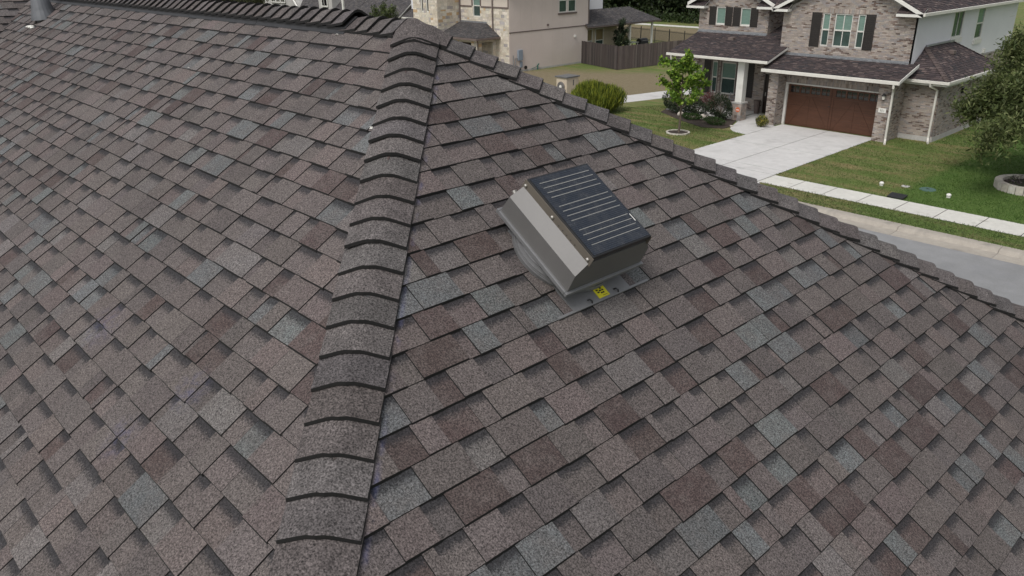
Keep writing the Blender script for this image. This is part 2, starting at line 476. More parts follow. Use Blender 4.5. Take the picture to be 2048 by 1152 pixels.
def clip(poly, a, b):
    """keep the part of a 2D polygon left of the line a->b"""
    out = []
    n = len(poly)
    def sd(p):
        return (b[0] - a[0]) * (p[1] - a[1]) - (b[1] - a[1]) * (p[0] - a[0])
    for i in range(n):
        p, q = poly[i], poly[(i + 1) % n]
        dp, dq = sd(p), sd(q)
        if dp >= 0:
            out.append(p)
        if (dp > 0 and dq < 0) or (dp < 0 and dq > 0):
            t = dp / (dp - dq)
            out.append((p[0] + (q[0] - p[0]) * t, p[1] + (q[1] - p[1]) * t))
    return out
def clip_poly(poly, conv):
    for i in range(len(conv)):
        poly = clip(poly, conv[i], conv[(i + 1) % len(conv)])
        if len(poly) < 3:
            return []
    return poly
def area2(poly):
    return 0.5 * sum(poly[i][0] * poly[(i + 1) % len(poly)][1] - poly[(i + 1) % len(poly)][0] * poly[i][1] for i in range(len(poly)))

class Slope:
    """a roof plane: s runs along the eave, t is the distance down the slope from the reference point"""
    def __init__(s, ref, along, down_plan, pitch, plan_poly):
        s.ref = np.array(ref, float); s.S = np.array([*along, 0.0])
        d = np.array([down_plan[0], down_plan[1], -pitch]); s.T = d / np.linalg.norm(d)
        s.k = math.sqrt(1 + pitch * pitch)
        s.N = np.cross(s.S, s.T)
        if s.N[2] < 0:
            s.N = -s.N
        dp = np.array([*down_plan, 0.0])
        s.poly = []
        for (x, y) in plan_poly:
            r = np.array([x - s.ref[0], y - s.ref[1], 0])
            s.poly.append((float(r @ s.S), float(r @ dp) * s.k))
        if area2(s.poly) < 0:
            s.poly = s.poly[::-1]
    def P(s, a, t, h=0.0):
        return s.ref + s.S * a + s.T * t + s.N * h

def pick(cols, wts):
    r = rng.random() * sum(wts)
    for c, w in zip(cols, wts):
        r -= w
        if r <= 0:
            break
    j = 1 + (rng.random() - 0.5) * 0.24
    return tuple(q * j * (1 + (rng.random() - 0.5) * 0.03) for q in c)

def shingles(sl, expo, off, palette, wts, wide=((0.10, 0.235), (0.075, 0.185)), hscale=1.0, simple=False, chalk=None):
    """laminated shingles: raised teeth and recessed laminate in turn along every course"""
    out = []
    ss = [p[0] for p in sl.poly]; ts = [p[1] for p in sl.poly]
    k0 = int(math.floor((min(ts) - off) / expo)) - 1
    k1 = int(math.ceil((max(ts) - off) / expo)) + 1
    for k in range(k0, k1):
        tb = off + (k + 1) * expo            # butt edge of this course (further down = larger t)
        a = min(ss) - rng.random() * 0.4
        tooth = rng.random() < 0.5
        while a < max(ss):
            w = rng.uniform(*wide[0 if tooth else 1])
            if rng.random() < 0.10:
                w *= 0.35
            if rng.random() < 0.06:
                w *= 1.35
            jb = rng.uniform(-0.0025, 0.0025)
            g = 0.0009
            quad = [(a + g, tb - expo - 0.012), (a + w - g, tb - expo - 0.012), (a + w - g, tb + jb), (a + g, tb + jb)]
            if area2(quad) < 0:
                quad = quad[::-1]
            pl = clip_poly(quad, sl.poly)
            if len(pl) >= 3 and abs(area2(pl)) > 2e-4:
                add = 0.0048 if tooth else 0.0
                curl = rng.uniform(0, 0.0025)
                top, uv = [], []
                for (s_, t_) in pl:
                    tau = min(1.0, max(0.0, (tb - t_) / expo))
                    h = (0.003 + (0.0090 + curl) * (1 - tau) + add) * hscale
                    top.append(sl.P(s_, t_, h)); uv.append((s_, tau))
                nrm = np.cross(top[1] - top[0], top[2] - top[1])
                if nrm @ sl.N < 0:
                    top = top[::-1]; uv = uv[::-1]
                ch = 0.0
                smid = a + w / 2
                low = [q - sl.N * 0.011 * hscale + (sl.T * 0.0065 if v_[1] < 0.03 else 0.0) + sl.S * ((0.0022 if v_[0] > smid else -0.0022) if tooth else 0.0) for q, v_ in zip(top, uv)]
                cen = sum(top) / len(top)
                if chalk:
                    ch = chalk(cen)
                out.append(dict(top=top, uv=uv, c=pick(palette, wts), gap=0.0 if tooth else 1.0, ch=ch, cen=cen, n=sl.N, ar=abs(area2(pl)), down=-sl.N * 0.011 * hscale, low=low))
            a += w
            tooth = (not tooth) if rng.random() < 0.94 else tooth
    return out

def seen(p):
    d = p - CAM; z = d @ FWD
    if z < 0.1:
        return None
    return 1024 + 1566.8 * (d @ RGT) / z, 576 - 1566.8 * (d @ UPV) / z

def shown(p):
    q = seen(p['cen'])
    if q is None or not (-30 < q[0] < 2078 and -30 < q[1] < 1182):
        return 0.0
    d = CAM - p['cen']; r2 = d @ d
    return max(0.0, p['ar'] * (p['n'] @ d) / math.sqrt(r2) / r2)

def put(mb, p):
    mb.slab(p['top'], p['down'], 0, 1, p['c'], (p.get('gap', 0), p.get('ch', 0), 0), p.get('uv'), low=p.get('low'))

def lay(pieces, name, mats, parent, part_parent=None, n=300, stuff_name=None):
    """the n pieces that show largest become parts of their own, the others one part"""
    pieces.sort(key=shown, reverse=True)
    own = [p for p in pieces[:n] if shown(p) > 0]
    rest = pieces[len(own):]
    for p in own:
        mb = MB(); put(mb, p)
        mb.build(name, mats, p.get('parent', part_parent) or parent)
    mb = MB()
    for p in rest:
        put(mb, p)
    if rest:
        o = mb.build(stuff_name or name + '_field', mats, parent)
        o['kind'] = 'stuff'

def rect_polys(u0, u1, v0, v1, holes):
    """rectangle minus rectangular holes as a list of rectangles"""
    us = sorted({u0, u1, *[h[0] for h in holes], *[h[1] for h in holes]})
    us = [u for u in us if u0 <= u <= u1]
    out = []
    for a, b in zip(us[:-1], us[1:]):
        m = (a + b) / 2
        cuts = sorted((max(v0, h[2]), min(v1, h[3])) for h in holes if h[0] < m < h[1])
        z = v0
        for c0, c1 in cuts:
            if c0 > z + 1e-6:
                out.append((a, b, z, c0))
            z = max(z, c1)
        if z < v1 - 1e-6:
            out.append((a, b, z, v1))
    return out

def bricks(fr, u0, u1, v0, v1, holes=(), above=None, palette=None, wts=None, L=0.215, Hh=0.068, proud=0.010, parent=None, dark=None, vary=False):
    o, U, V, W = fr
    out = []
    z = v0; row = 0
    while z < v1 - 0.02:
        h = Hh if not vary else rng.choice((0.13, 0.19, 0.24))
        h = min(h, v1 - z)
        a = u0 - (L / 2 if row % 2 and not vary else (rng.random() * 0.4 if vary else 0))
        while a < u1:
            w = L if not vary else rng.uniform(0.22, 0.62)
            b0, b1 = max(a, u0) + 0.005, min(a + w, u1) - 0.005
            c0, c1 = z + 0.005, z + h - 0.005
            a += w
            if b1 - b0 < 0.03:
                continue
            if above and (above(b0, c1) or above(b1, c1)):
                continue
            segs = [(b0, b1)]
            for (h0, h1, g0, g1) in holes:
                if c1 > g0 and c0 < g1:
                    ns = []
                    for (p, q) in segs:
                        if q <= h0 or p >= h1:
                            ns.append((p, q))
                        else:
                            if p < h0 - 0.02:
                                ns.append((p, h0))
                            if q > h1 + 0.02:
                                ns.append((h1, q))
                    segs = ns
            for (p, q) in segs:
                if q - p < 0.025:
                    continue
                d = proud * rng.uniform(0.7, 1.25)
                top = [o + U * p + V * c0 + W * d, o + U * q + V * c0 + W * d, o + U * q + V * c1 + W * d, o + U * p + V * c1 + W * d]
                nrm = np.cross(top[1] - top[0], top[2] - top[1])
                if nrm @ W < 0:
                    top = top[::-1]
                cc = pick(palette, wts)
                if dark:
                    kk = dark(p, z)
                    if rng.random() < kk:
                        cc = pick(((0.11, 0.078, 0.065), (0.155, 0.108, 0.088)), (1, 1))
                out.append(dict(top=top, c=cc, cen=sum(top) / 4, n=W, ar=(q - p) * (c1 - c0), down=-W * (d + 0.004), uv=None, parent=parent))
        z += h; row += 1
    return out

def wall_part(parent, fr, u0, u1, v0, v1, holes, mat, depth=0.2, above_poly=None, name='wall'):
    mb = MB()
    for (a, b, c, d) in rect_polys(u0, u1, v0, v1, list(holes)):
        mb.fbox(fr, a, b, c, d, -depth, 0)
    if above_poly:
        o, U, V, W = fr
        mb.slab([o + U * u + V * v for u, v in above_poly], -W * depth, 0)
    return mb.build(name, mat, parent)

def window(parent, fr, u0, u1, v0, v1, up='glass_up', low='glass_low', split=0.5, fw=0.05, rec=0.06, sill=None, mull=None, frame='frame'):
    """frame set in the opening with an upper and a lower sash"""
    mb = MB()
    mb.fbox(fr, u0, u0 + fw, v0, v1, -rec - 0.05, -rec + 0.03); mb.fbox(fr, u1 - fw, u1, v0, v1, -rec - 0.05, -rec + 0.03)
    mb.fbox(fr, u0 + fw, u1 - fw, v1 - fw, v1, -rec - 0.05, -rec + 0.03); mb.fbox(fr, u0 + fw, u1 - fw, v0, v0 + fw, -rec - 0.05, -rec + 0.03)
    w = mb.build('window', frame, parent)
    if split:
        vm = v0 + (v1 - v0) * split
        m2 = MB(); m2.fbox(fr, u0 + fw, u1 - fw, vm - 0.035, vm + 0.035, -rec - 0.04, -rec + 0.02); m2.build('meeting_rail', frame, w)
        m2 = MB(); m2.fbox(fr, u0 + fw, u1 - fw, vm + 0.035, v1 - fw, -rec - 0.04, -rec - 0.012); m2.build('pane', up, w)
        m2 = MB(); m2.fbox(fr, u0 + fw, u1 - fw, v0 + fw, vm - 0.035, -rec - 0.04, -rec - 0.02); m2.build('pane', low, w)
    else:
        m2 = MB(); m2.fbox(fr, u0 + fw, u1 - fw, v0 + fw, v1 - fw, -rec - 0.04, -rec - 0.015); m2.build('pane', low, w)
    if mull:
        m2 = MB()
        for q in mull:
            m2.fbox(fr, q - 0.02, q + 0.02, v0 + fw, v1 - fw, -rec - 0.012, -rec + 0.012)
        m2.build('mullion', frame, w)
    if sill:
        m2 = MB(); m2.fbox(fr, u0 - 0.05, u1 + 0.05, v0 - sill, v0 - 0.002, -0.04, 0.07); m2.build('sill', 'brown_trim' if sill < 0.2 else frame, w)
    return w

def shutter(parent, fr, u0, u1, v0, v1):
    mb = MB()
    mb.fbox(fr, u0, u1, v0, v1, 0.012, 0.035)
    n = max(6, int((v1 - v0) / 0.11))
    for k in range(n):
        a = v0 + 0.04 + (v1 - v0 - 0.08) * k / n
        mb.fbox(fr, u0 + 0.05, u1 - 0.05, a, a + (v1 - v0 - 0.08) / n * 0.72, 0.035, 0.05)
    mb.fbox(fr, u0, u0 + 0.05, v0, v1, 0.035, 0.055); mb.fbox(fr, u1 - 0.05, u1, v0, v1, 0.035, 0.055)
    return mb.build('shutter', 'shutter', parent)

def roof_panel(parent, sl, palette, wts, name='roof_slope', expo=0.143, thick=0.12, edge='white'):
    """deck, fascia edge and a field of shingles for a roof plane too far off to pick its shingles apart"""
    mb = MB()
    mb.slab([sl.P(a, t, -0.004) for a, t in sl.poly] if (np.cross(sl.S, sl.T) @ sl.N) > 0 else [sl.P(a, t, -0.004) for a, t in sl.poly[::-1]], np.array([0, 0, -thick]), 0, 1, bottom=True)
    deck = mb.build(name, ['wood_deck', edge], parent)
    f = MB()
    for p in shingles(sl, expo, 0.03, palette, wts, wide=((0.16, 0.34), (0.12, 0.28)), hscale=1.6):
        put(f, p)
    o = f.build('shingle_field', ['far_shingle', 'asphalt_edge'], deck)
    o['kind'] = 'stuff'
    return deck

# ------------------------------------------------------------------ ground, road, kerb, pavement
mb = MB()
mb.face([(-600, 27.45, 0), (600, 27.45, 0), (600, 700, 0), (-600, 700, 0)])
mb.face([(-600, -500, 0), (600, -500, 0), (600, 16.9, 0), (-600, 16.9, 0)])
struct(mb.build('ground', 'ground', attrs=False))
mb = MB(); mb.face([(-600, 16.9, -0.14), (600, 16.9, -0.14), (600, 27.5, -0.14), (-600, 27.5, -0.14)])
struct(mb.build('road', 'asphalt', attrs=False))

def kerb_run(name, prof, joint=3.15, x_from=-60.0, x_to=30.0, cut=None):
    root = struct(bpy.data.objects.new(name, None)); COL.objects.link(root)
    root.location = (0, prof[0][0], 0)
    L = joint - 0.014
    def mesh(Lx):
        m = MB()
        for (y0, z0), (y1, z1) in zip(prof[:-1], prof[1:]):
            m.face([(0, y0, z0), (Lx, y0, z0), (Lx, y1, z1), (0, y1, z1)])
        low = [(y, -0.3) for y, z in (prof[0], prof[-1])]
        m.face([(0, *low[0]), (Lx, *low[0]), (Lx, *prof[0]), (0, *prof[0])]); m.face([(Lx, *low[1]), (0, *low[1]), (0, *prof[-1]), (Lx, *prof[-1])])
        for X in (0, Lx):
            m.face([(X, *low[0])] + [(X, *q) for q in prof] + [(X, *low[1])])
        return m
    src = None
    x = x_from
    while x < x_to:
        if not (cut and cut[0] < x + L / 2 < cut[1]):
            if src is None:
                src = mesh(L).build('kerb_stone', 'kerb', root, local=True); o = src
            else:
                o = src.copy(); COL.objects.link(o)
            o.location = (x, -prof[0][0] * 1.0, 0)
        x += joint
    return root
KP = [(26.46, -0.135), (26.90, -0.128), (27.02, -0.115), (27.09, -0.03), (27.15, 0.004), (27.30, 0.012), (27.48, 0.010)]
kerb_run('kerb', KP, x_from=-60.03, cut=(-21.9, -15.6))
kerb_run('kerb', [(16.92, 0.008), (17.04, 0.012), (17.2, 0.0), (17.36, -0.10), (17.9, -0.135)], x_from=-60.03)

def slabs(name, quads, mat, thick=0.12, z=0.012):
    root = struct(bpy.data.objects.new(name, None)); COL.objects.link(root)
    for q in quads:
        m = MB(); m.slab([(x, y, z if len(p) == 0 else p[0]) for x, y, *p in q], np.array([0, 0, -thick]), 0)
        m.build('slab', mat, root, attrs=False)
    m = MB()
    for q in quads:
        if len(quads) > 1:
            cx, cy = sum(p[0] for p in q) / len(q), sum(p[1] for p in q) / len(q)
            m.face([(cx + (p[0] - cx) * 1.0 + math.copysign(0.016, p[0] - cx), cy + (p[1] - cy) + math.copysign(0.016, p[1] - cy), 0.005 if len(p) < 3 else p[2] - 0.01) for p in q])
    if m.f and name != 'driveway_apron':
        m.build('joint_filler', 'joint', root, attrs=False)
    return root
def rq(x0, x1, y0, y1, g=0.016):
    return [(x0 + g, y0 + g), (x1 - g, y0 + g), (x1 - g, y1 - g), (x0 + g, y1 - g)]
dq = []
for (xa, xb) in ((-21.33, -18.66), (-18.66, -16.12)):
    for (ya, yb) in ((30.33, 31.15), (31.15, 35.0), (35.0, 40.2)):
        if ya < 31 and xa < -20:
            pass
        dq.append(rq(xa, xb, ya, yb))
# crossing and flared apron
dq += [rq(-21.33, -18.66, 28.87, 30.33), rq(-18.66, -16.12, 28.87, 30.33)]
dq += [[(-18.652, 28.86), (-18.652, 26.46, -0.132), (-15.0, 26.46, -0.132), (-15.05, 27.5, -0.02), (-16.0, 28.86)][::-1],
       [(-18.668, 28.86), (-21.4, 28.86), (-22.3, 27.5, -0.02), (-22.4, 26.46, -0.132), (-18.668, 26.46, -0.132)][::-1]]
slabs('driveway', dq, 'concrete')
sq = []
x = -16.105
for k in range(22):
    sq.append(rq(x, x + 1.385, 28.87 + 0.0, 30.30)); x += 1.385
x = -21.345
for k in range(24):
    sq.append(rq(x - 1.385, x, 28.87, 30.30)); x -= 1.385
slabs('sidewalk', sq, 'walk', z=0.014)
# curved walk from the drive to the porch
cw = [(-21.34, 36.55), (-21.34, 39.45), (-22.0, 39.9), (-22.05, 42.2), (-24.0, 42.2), (-23.9, 40.2), (-23.35, 38.9), (-23.05, 38.0), (-22.75, 37.3), (-22.2, 36.75)]
slabs('front_walk', [cw[::-1]], 'concrete', z=0.016)
slabs('porch_floor', [[(-28.55, 39.45), (-24.02, 39.45), (-24.02, 42.25), (-28.55, 42.25)]], 'concrete', z=0.06)
slabs('garden_path', [[(-33.6, 33.5), (-32.1, 39.0), (-31.25, 42.4), (-30.2, 46.2), (-32.0, 47.4), (-32.9, 44.75), (-33.72, 41.05), (-35.4, 35.0)]], 'concrete', z=0.010)
slabs('far_path', [[(-150, 86.4), (-64.5, 86.6), (-30, 86.9), (-30, 88.4), (-64.5, 88.2), (-150, 88.8)]], 'walk', z=0.03)
mb = MB()
bed = [(-28.6, 39.4), (-28.3, 38.6), (-25.8, 37.25), (-24.0, 36.5), (-23.0, 37.0), (-22.95, 37.6), (-23.45, 38.85), (-24.0, 40.2), (-24.0, 39.43), (-28.6, 39.43)]
mb.slab([(x, y, 0.03) for x, y in bed], np.array([0, 0, -0.08]))
struct(mb.build('mulch_bed', 'mulch', attrs=False))

# ------------------------------------------------------------------ our own roof
TP = 8 / 12
XA, YA, ZA = -3.951, 2.936, 8.419            # where ridge and hips meet
EAVE = 4.3
XV, XW, ZW = -12.15, -12.15, 8.419            # valley head, ridge of the cross wing
PAL = ((0.095, 0.081, 0.078), (0.102, 0.083, 0.080), (0.062, 0.045, 0.043), (0.097, 0.101, 0.103), (0.112, 0.102, 0.100), (0.082, 0.071, 0.069))
WTS = (0.40, 0.15, 0.14, 0.11, 0.07, 0.13)
house = thing('house', 'house beneath the camera with brown and grey laminated shingle roof, hips and ridge vent', 'house', (-6.0, YA, 0))
def hs(x, y, kf=0.07):
    """height of the main roof with the folds rounded off"""
    def smax(a, b, k=kf):
        h = max(k - abs(a - b), 0) / k
        return max(a, b) + h * h * k * 0.25
    return ZA - TP * smax(smax(y - YA, YA - y), x - XA)
HIP1 = np.array([1, -1, -TP]) / math.sqrt(2 + TP * TP)
def chalk(p):
    v = p - np.array([XA, YA, ZA]); s = v @ HIP1
    d = np.linalg.norm(v - HIP1 * s)
    k = 0.0
    if p[0] - XA > YA - p[1] and d < 0.26 and s > 0.5:
        k = 0.9
    return k
S_S = Slope((XA, YA, ZA), (1, 0), (0, -1), TP, [(XV, YA), (XA, YA), (XA + EAVE, YA - EAVE), (XV + EAVE, YA - EAVE)])
S_N = Slope((XA, YA, ZA), (1, 0), (0, 1), TP, [(-17.5, YA), (XA, YA), (XA + EAVE, YA + EAVE), (-17.5, YA + EAVE)])
S_E = Slope((XA, YA, ZA), (0, 1), (1, 0), TP, [(XA, YA), (XA + EAVE, YA - EAVE), (XA + EAVE, YA + EAVE)])
W_A = Slope((XW, YA, ZW), (0, 1), (1, 0), TP, [(XW, YA - 9), (XW, YA), (XV + EAVE, YA - EAVE), (XV + EAVE, YA - 9)])
W_B = Slope((XA, YA, ZA), (1, 0), (0, -1), TP, [(-17.5, YA), (XV, YA), (XV - EAVE, YA - EAVE), (-17.5, YA - EAVE)])
W_C = Slope((XW, YA, ZW), (0, 1), (-1, 0), TP, [(XW, YA - 9), (XW, YA), (XV - EAVE, YA - EAVE), (XV - EAVE, YA - 9)])
EXPO = 0.1429
pieces = []
for sl, off in ((S_S, 0.124), (S_N, 0.1), (S_E, 2.086), (W_A, 0.03), (W_B, 0.03), (W_C, 0.03)):
    mb = MB()
    pts = [sl.P(a, t, -0.006) for a, t in sl.poly]
    if np.cross(pts[1] - pts[0], pts[2] - pts[1]) @ sl.N < 0:
        pts = pts[::-1]
    mb.slab(pts, np.array([0, 0, -0.14]), 0, 0, bottom=True)
    deck = mb.build('roof_slope', 'wood_deck', house)
    ps = shingles(sl, EXPO, off, PAL, WTS if sl is S_E else (0.46, 0.17, 0.08, 0.08, 0.08, 0.13), chalk=chalk if sl in (S_S, S_E) else None)
    for p in ps:
        p['parent'] = deck
    pieces += ps
FA, FB = -0.283, 1.757                       # fan centre: along the course, down the slope
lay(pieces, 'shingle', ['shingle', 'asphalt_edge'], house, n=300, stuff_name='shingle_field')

CAPS = ((0.089, 0.077, 0.075), (0.080, 0.069, 0.067), (0.096, 0.085, 0.083), (0.084, 0.076, 0.076))
def cap(parent, name, s0, s1, base, d_plan, cross, half, lift_lo, lift_hi, extra=0.0, thick=0.016, nu=11, skew=0.0):
    """one bent cap shingle: s runs down the hip, its butt at s1"""
    g = []
    for i in range(4):
        f = i / 3
        s = s0 + (s1 - s0) * f
        row = []
        for j in range(nu):
            u = -1 + 2 * j / (nu - 1)
            c = cross[0] if u < 0 else cross[1]
            x = base[0] + d_plan[0] * s + c[0] * abs(u) * half
            y = base[1] + d_plan[1] * s + c[1] * abs(u) * half
            lf = lift_hi + (lift_lo - lift_hi) * f ** 1.3
            row.append(np.array([x, y, hs(x, y) + extra + lf * (1 + skew * u)]))
        g.append(row)
    mb = MB()
    cc = pick(CAPS, (1, 1, 1, 1))
    dn = np.array([0, 0, -thick])
    for i in range(3):
        for j in range(nu - 1):
            mb.face([g[i][j], g[i + 1][j], g[i + 1][j + 1], g[i][j + 1]], 0, cc)
    for j in range(nu - 1):
        mb.face([g[3][j], g[3][j] + dn, g[3][j + 1] + dn, g[3][j + 1]], 1)
        mb.face([g[3][j] + dn, g[2][j] + dn, g[2][j + 1] + dn, g[3][j + 1] + dn], 1)
    for i in range(3):
        mb.face([g[i][0], g[i][0] + dn, g[i + 1][0] + dn, g[i + 1][0]], 1)
        mb.face([g[i + 1][-1], g[i + 1][-1] + dn, g[i][-1] + dn, g[i][-1]], 1)
    return mb.build(name, ['cap', 'asphalt_edge'], parent)

KH = math.sqrt(2 + TP * TP)                   # 3D length per unit of run along a hip
nE = np.array([TP, 0, 1]) / math.sqrt(1 + TP * TP); nS = np.array([0, -TP, 1]) / math.sqrt(1 + TP * TP); nN = np.array([0, TP, 1]) / math.sqrt(1 + TP * TP)
CE = 0.1492
def hip_caps(d, n_left, n_right, last):
    dd = np.array([d[0], d[1], -TP]) / KH
    eL = np.cross(n_left, dd); eR = np.cross(n_right, dd)
    ip = np.array([d[1], -d[0], 0])           # horizontal, to one side of the hip
    # each side vector must lead away from the hip onto its own slope
    if (eL @ np.array([0, 1 if d[1] > 0 else -1, 0])) - eL[0] < 0:
        eL = -eL
    if eR[0] - (eR @ np.array([0, 1 if d[1] > 0 else -1, 0])) < 0:
        eR = -eR
    s = last
    k = 0
    out = []
    while s > 0.16:
        s1 = s / KH; s0 = max(0.02, s - CE - 0.05) / KH
        cap(house, 'hip_cap', s0, s1, (XA, YA), d, (eL, eR), 0.152 + rng.uniform(-0.003, 0.003), 0.044 + rng.uniform(0, 0.008), 0.022, skew=rng.uniform(-0.08, 0.08))
        s -= CE
hip_caps((1, -1), nS, nE, 0.362 + CE * 36)
hip_caps((1, 1), nN, nE, 0.379 + CE * 36)
# ridge: a few caps on the deck, then caps over the raised black ridge vent
x = XA + 0.055
kk = 0
VX = -4.56
mb = MB()
def vent_strip(x0, x1):
    for sg in (1, -1):
        w0, w1 = 0.02, 0.118
        def q(x, w, h):
            return (x, YA + sg * w, ZA - TP * w + h)
        for (a, b, h0, h1) in ((w0, w1, 0.012, 0.038),):
            P8 = [q(x0, a, h0), q(x1, a, h0), q(x1, b, h0), q(x0, b, h0), q(x0, a, h1), q(x1, a, h1), q(x1, b, h1), q(x0, b, h1)]
            for f in ((4, 5, 6, 7), (3, 2, 6, 7), (0, 3, 7, 4), (1, 2, 6, 5)):
                mb.face([P8[i] for i in f])
        # louvre lip along the outer edge
        P8 = [q(x0, w1, 0.010), q(x1, w1, 0.010), q(x1, w1 + 0.02, 0.008), q(x0, w1 + 0.02, 0.008), q(x0, w1, 0.022), q(x1, w1, 0.022), q(x1, w1 + 0.02, 0.016), q(x0, w1 + 0.02, 0.016)]
        for f in ((4, 5, 6, 7), (3, 2, 6, 7), (0, 3, 7, 4), (1, 2, 6, 5)):
            mb.face([P8[i] for i in f])
xx = VX
while xx > XV + 0.5:
    vent_strip(max(XV + 0.3, xx - 1.22), xx - 0.004); xx -= 1.22
mb.build('ridge_vent', 'vent_black', house)
mb = MB()
xs = []
while x > XV + 0.35:
    over = x < VX + 0.05
    cap(house, 'ridge_cap', (XA - x) * -1 + 0 - CE - 0.05, (x - XA), (XA, YA), (1, 0), (np.array([0, -0.83, 0]), np.array([0, 0.83, 0])), 0.150, 0.044 + rng.uniform(0, 0.006), 0.022, extra=0.030 if over else 0.0, skew=rng.uniform(-0.06, 0.06))
    x -= 0.1375
# folded piece over the junction
mb = MB()
cc = CAPS[1]
rings = []
for k in range(4):
    rr = (0.0, 0.07, 0.13, 0.175)[k]
    row = []
    for q in range(28):
        an = 2 * math.pi * q / 28
        px, py = XA + 0.045 + rr * math.cos(an) * 0.9, YA + rr * math.sin(an)
        row.append(np.array([px, py, hs(px, py, 0.03) + 0.044 - 0.004 * (k / 3) ** 2]))
    rings.append(row)
for k in range(3):
    for q in range(28):
        r = (q + 1) % 28
        if k == 0:
            mb.face([rings[0][0], rings[1][q], rings[1][r]], 0, cc)
        else:
            mb.face([rings[k][q], rings[k + 1][q], rings[k + 1][r], rings[k][r]], 0, cc)
for q in range(28):
    r = (q + 1) % 28
    dn = np.array([0, 0, -0.014])
    mb.face([rings[3][q], rings[3][q] + dn, rings[3][r] + dn, rings[3][r]], 1)
mb.build('junction_cap', ['cap', 'asphalt_edge'], house)
# walls and gutters under the eaves
ZE = ZA - TP * EAVE
mb = MB()
mb.box(-17.1, XA + EAVE - 0.45, YA - EAVE + 0.45, YA + EAVE - 0.45, 0, ZE + 0.1)
mb.build('wall', 'stucco_own', house)
mb = MB(); mb.box(XV - EAVE + 0.5, XV + EAVE - 0.5, YA - 8.6, YA - EAVE + 0.449, 0, ZE - 0.05)
mb.build('wall', 'stucco_own', house)
for (x0, x1, y0, y1) in ((XA + EAVE + 0.01, XA + EAVE + 0.12, YA - EAVE, YA + EAVE), (XV + EAVE, XA + EAVE + 0.12, YA + EAVE + 0.01, YA + EAVE + 0.12), (XV + EAVE, XA + EAVE + 0.12, YA - EAVE - 0.12, YA - EAVE - 0.01)):
    mb = MB(); mb.box(x0, x1, y0, y1, ZE - 0.14, ZE - 0.02); mb.build('gutter', 'gutter', house)

# vent pipe near the valley
vp = np.array([-10.66, 2.585, 0]); vp[2] = hs(vp[0], vp[1])
t = thing('vent_pipe', 'grey metal flue pipe with cone flashing on the shingles below the ridge vent', 'vent pipe', tuple(vp))
mb = MB(); mb.tube([vp + (0, 0, -0.05), vp + (0, 0, 0.75)], 0.075, 20); mb.build('pipe', 'pipe_grey', t, smooth=False)
mb = MB(); mb.tube([vp + (0, 0.02, 0.0), vp + (0, 0.01, 0.10), vp + (0, 0, 0.26)], [0.15, 0.118, 0.08], 20, cap=False); mb.build('flashing_cone', 'pipe_grey', t)
mb = MB(); mb.tube([vp + (0, 0, 0.62), vp + (0, 0, 0.64), vp + (0, 0, 0.72), vp + (0, 0, 0.76)], [0.08, 0.13, 0.13, 0.03], 20); mb.build('rain_cap', 'galv', t)
mb = MB()
for k in range(7):
    q = vp + (-0.10 + 0.028 * k, -0.155 + 0.006 * (k % 3), 0)
    mb.ball((q[0], q[1], hs(q[0], q[1]) + 0.018), 0.026, 7, 4, rz=0.014, jit=0.5)
mb.build('sealant_bead', 'sealant', t)
# stray flakes of white sealant left on the roof
for (px, py, r, lab) in ((-3.47, 2.25, 0.016, 'white flake of sealant beside the hip caps'), (-4.62, 2.79, 0.009, 'tiny white flake under the end of the ridge vent'), (-6.05, 2.36, 0.007, 'tiny white speck lying on the shingles away from the ridge')):
    mb = MB(); mb.ball((px, py, hs(px, py) + 0.018), r, 7, 4, rz=r * 0.3, jit=1.0)
    if r > 0.012:
        mb.ball((px + 0.018, py + 0.01, hs(px, py) + 0.02), r * 0.6, 7, 4, rz=r * 0.3, jit=1.0)
    tag(mb.build('sealant_flake', 'sealant'), lab, 'debris')

# ------------------------------------------------------------------ the solar attic fan
FO = S_E.P(FA, FB)
FF = (FO, S_E.S, S_E.T, S_E.N)               # u along the course, v down the slope, w off the roof
def FP(u, v, w):
    return FO + S_E.S * u + S_E.T * v + S_E.N * w
fan = thing('solar_attic_fan', 'taupe metal solar attic fan with a dark solar panel on its sloped hood', 'attic fan', tuple(FO))
mb = MB()
lip = 0.332
for q in ([(-0.215, -0.2), (-0.215, lip - 0.012), (0.195, lip - 0.012), (0.165, -0.2)], [(-0.32, lip - 0.012), (-0.32, lip), (0.33, lip), (0.33, lip - 0.012)]):
    mb.slab([FP(u, v, 0.0205) for u, v in q][::-1] if np.cross(FP(*q[1], 0) - FP(*q[0], 0), FP(*q[2], 0) - FP(*q[1], 0)) @ S_E.N < 0 else [FP(u, v, 0.0205) for u, v in q], -S_E.N * 0.010)
mb.build('flashing_plate', 'metal_plate', fan)
mb = MB(); mb.tube([FP(-0.012, 0, 0.01), FP(-0.012, 0, 0.035), FP(-0.010, 0, 0.075), FP(0, 0, 0.115)], [0.262, 0.266, 0.255, 0.235], 48, cap=False)
for r, w in ((0.264, 0.03), (0.262, 0.05), (0.257, 0.07)):
    mb.tube([FP(-0.012, 0, w), FP(-0.012, 0, w + 0.006)], [r + 0.005, r + 0.005], 48)
mb.build('neck', 'metal_plate', fan, smooth=False)
prof = [(-0.262, 0.112), (-0.262, 0.212), (-0.208, 0.272), (0.208, 0.272), (0.262, 0.212), (0.262, 0.112)]
mb = MB()
v0, v1 = -0.262, 0.262
sh = 0.012
fr_ = [FP(u, v1 - (w - 0.112) * 0.10, w) for u, w in prof]; bk_ = [FP(u, v0 + (w - 0.112) * 0.10, w) for u, w in prof]
for k in range(5):
    mb.face([fr_[k], bk_[k], bk_[k + 1], fr_[k + 1]])
mb.face(fr_[::-1]); mb.face(bk_)
hood = mb.build('hood', 'metal_hood', fan, bevel=0.006)
mb = MB()
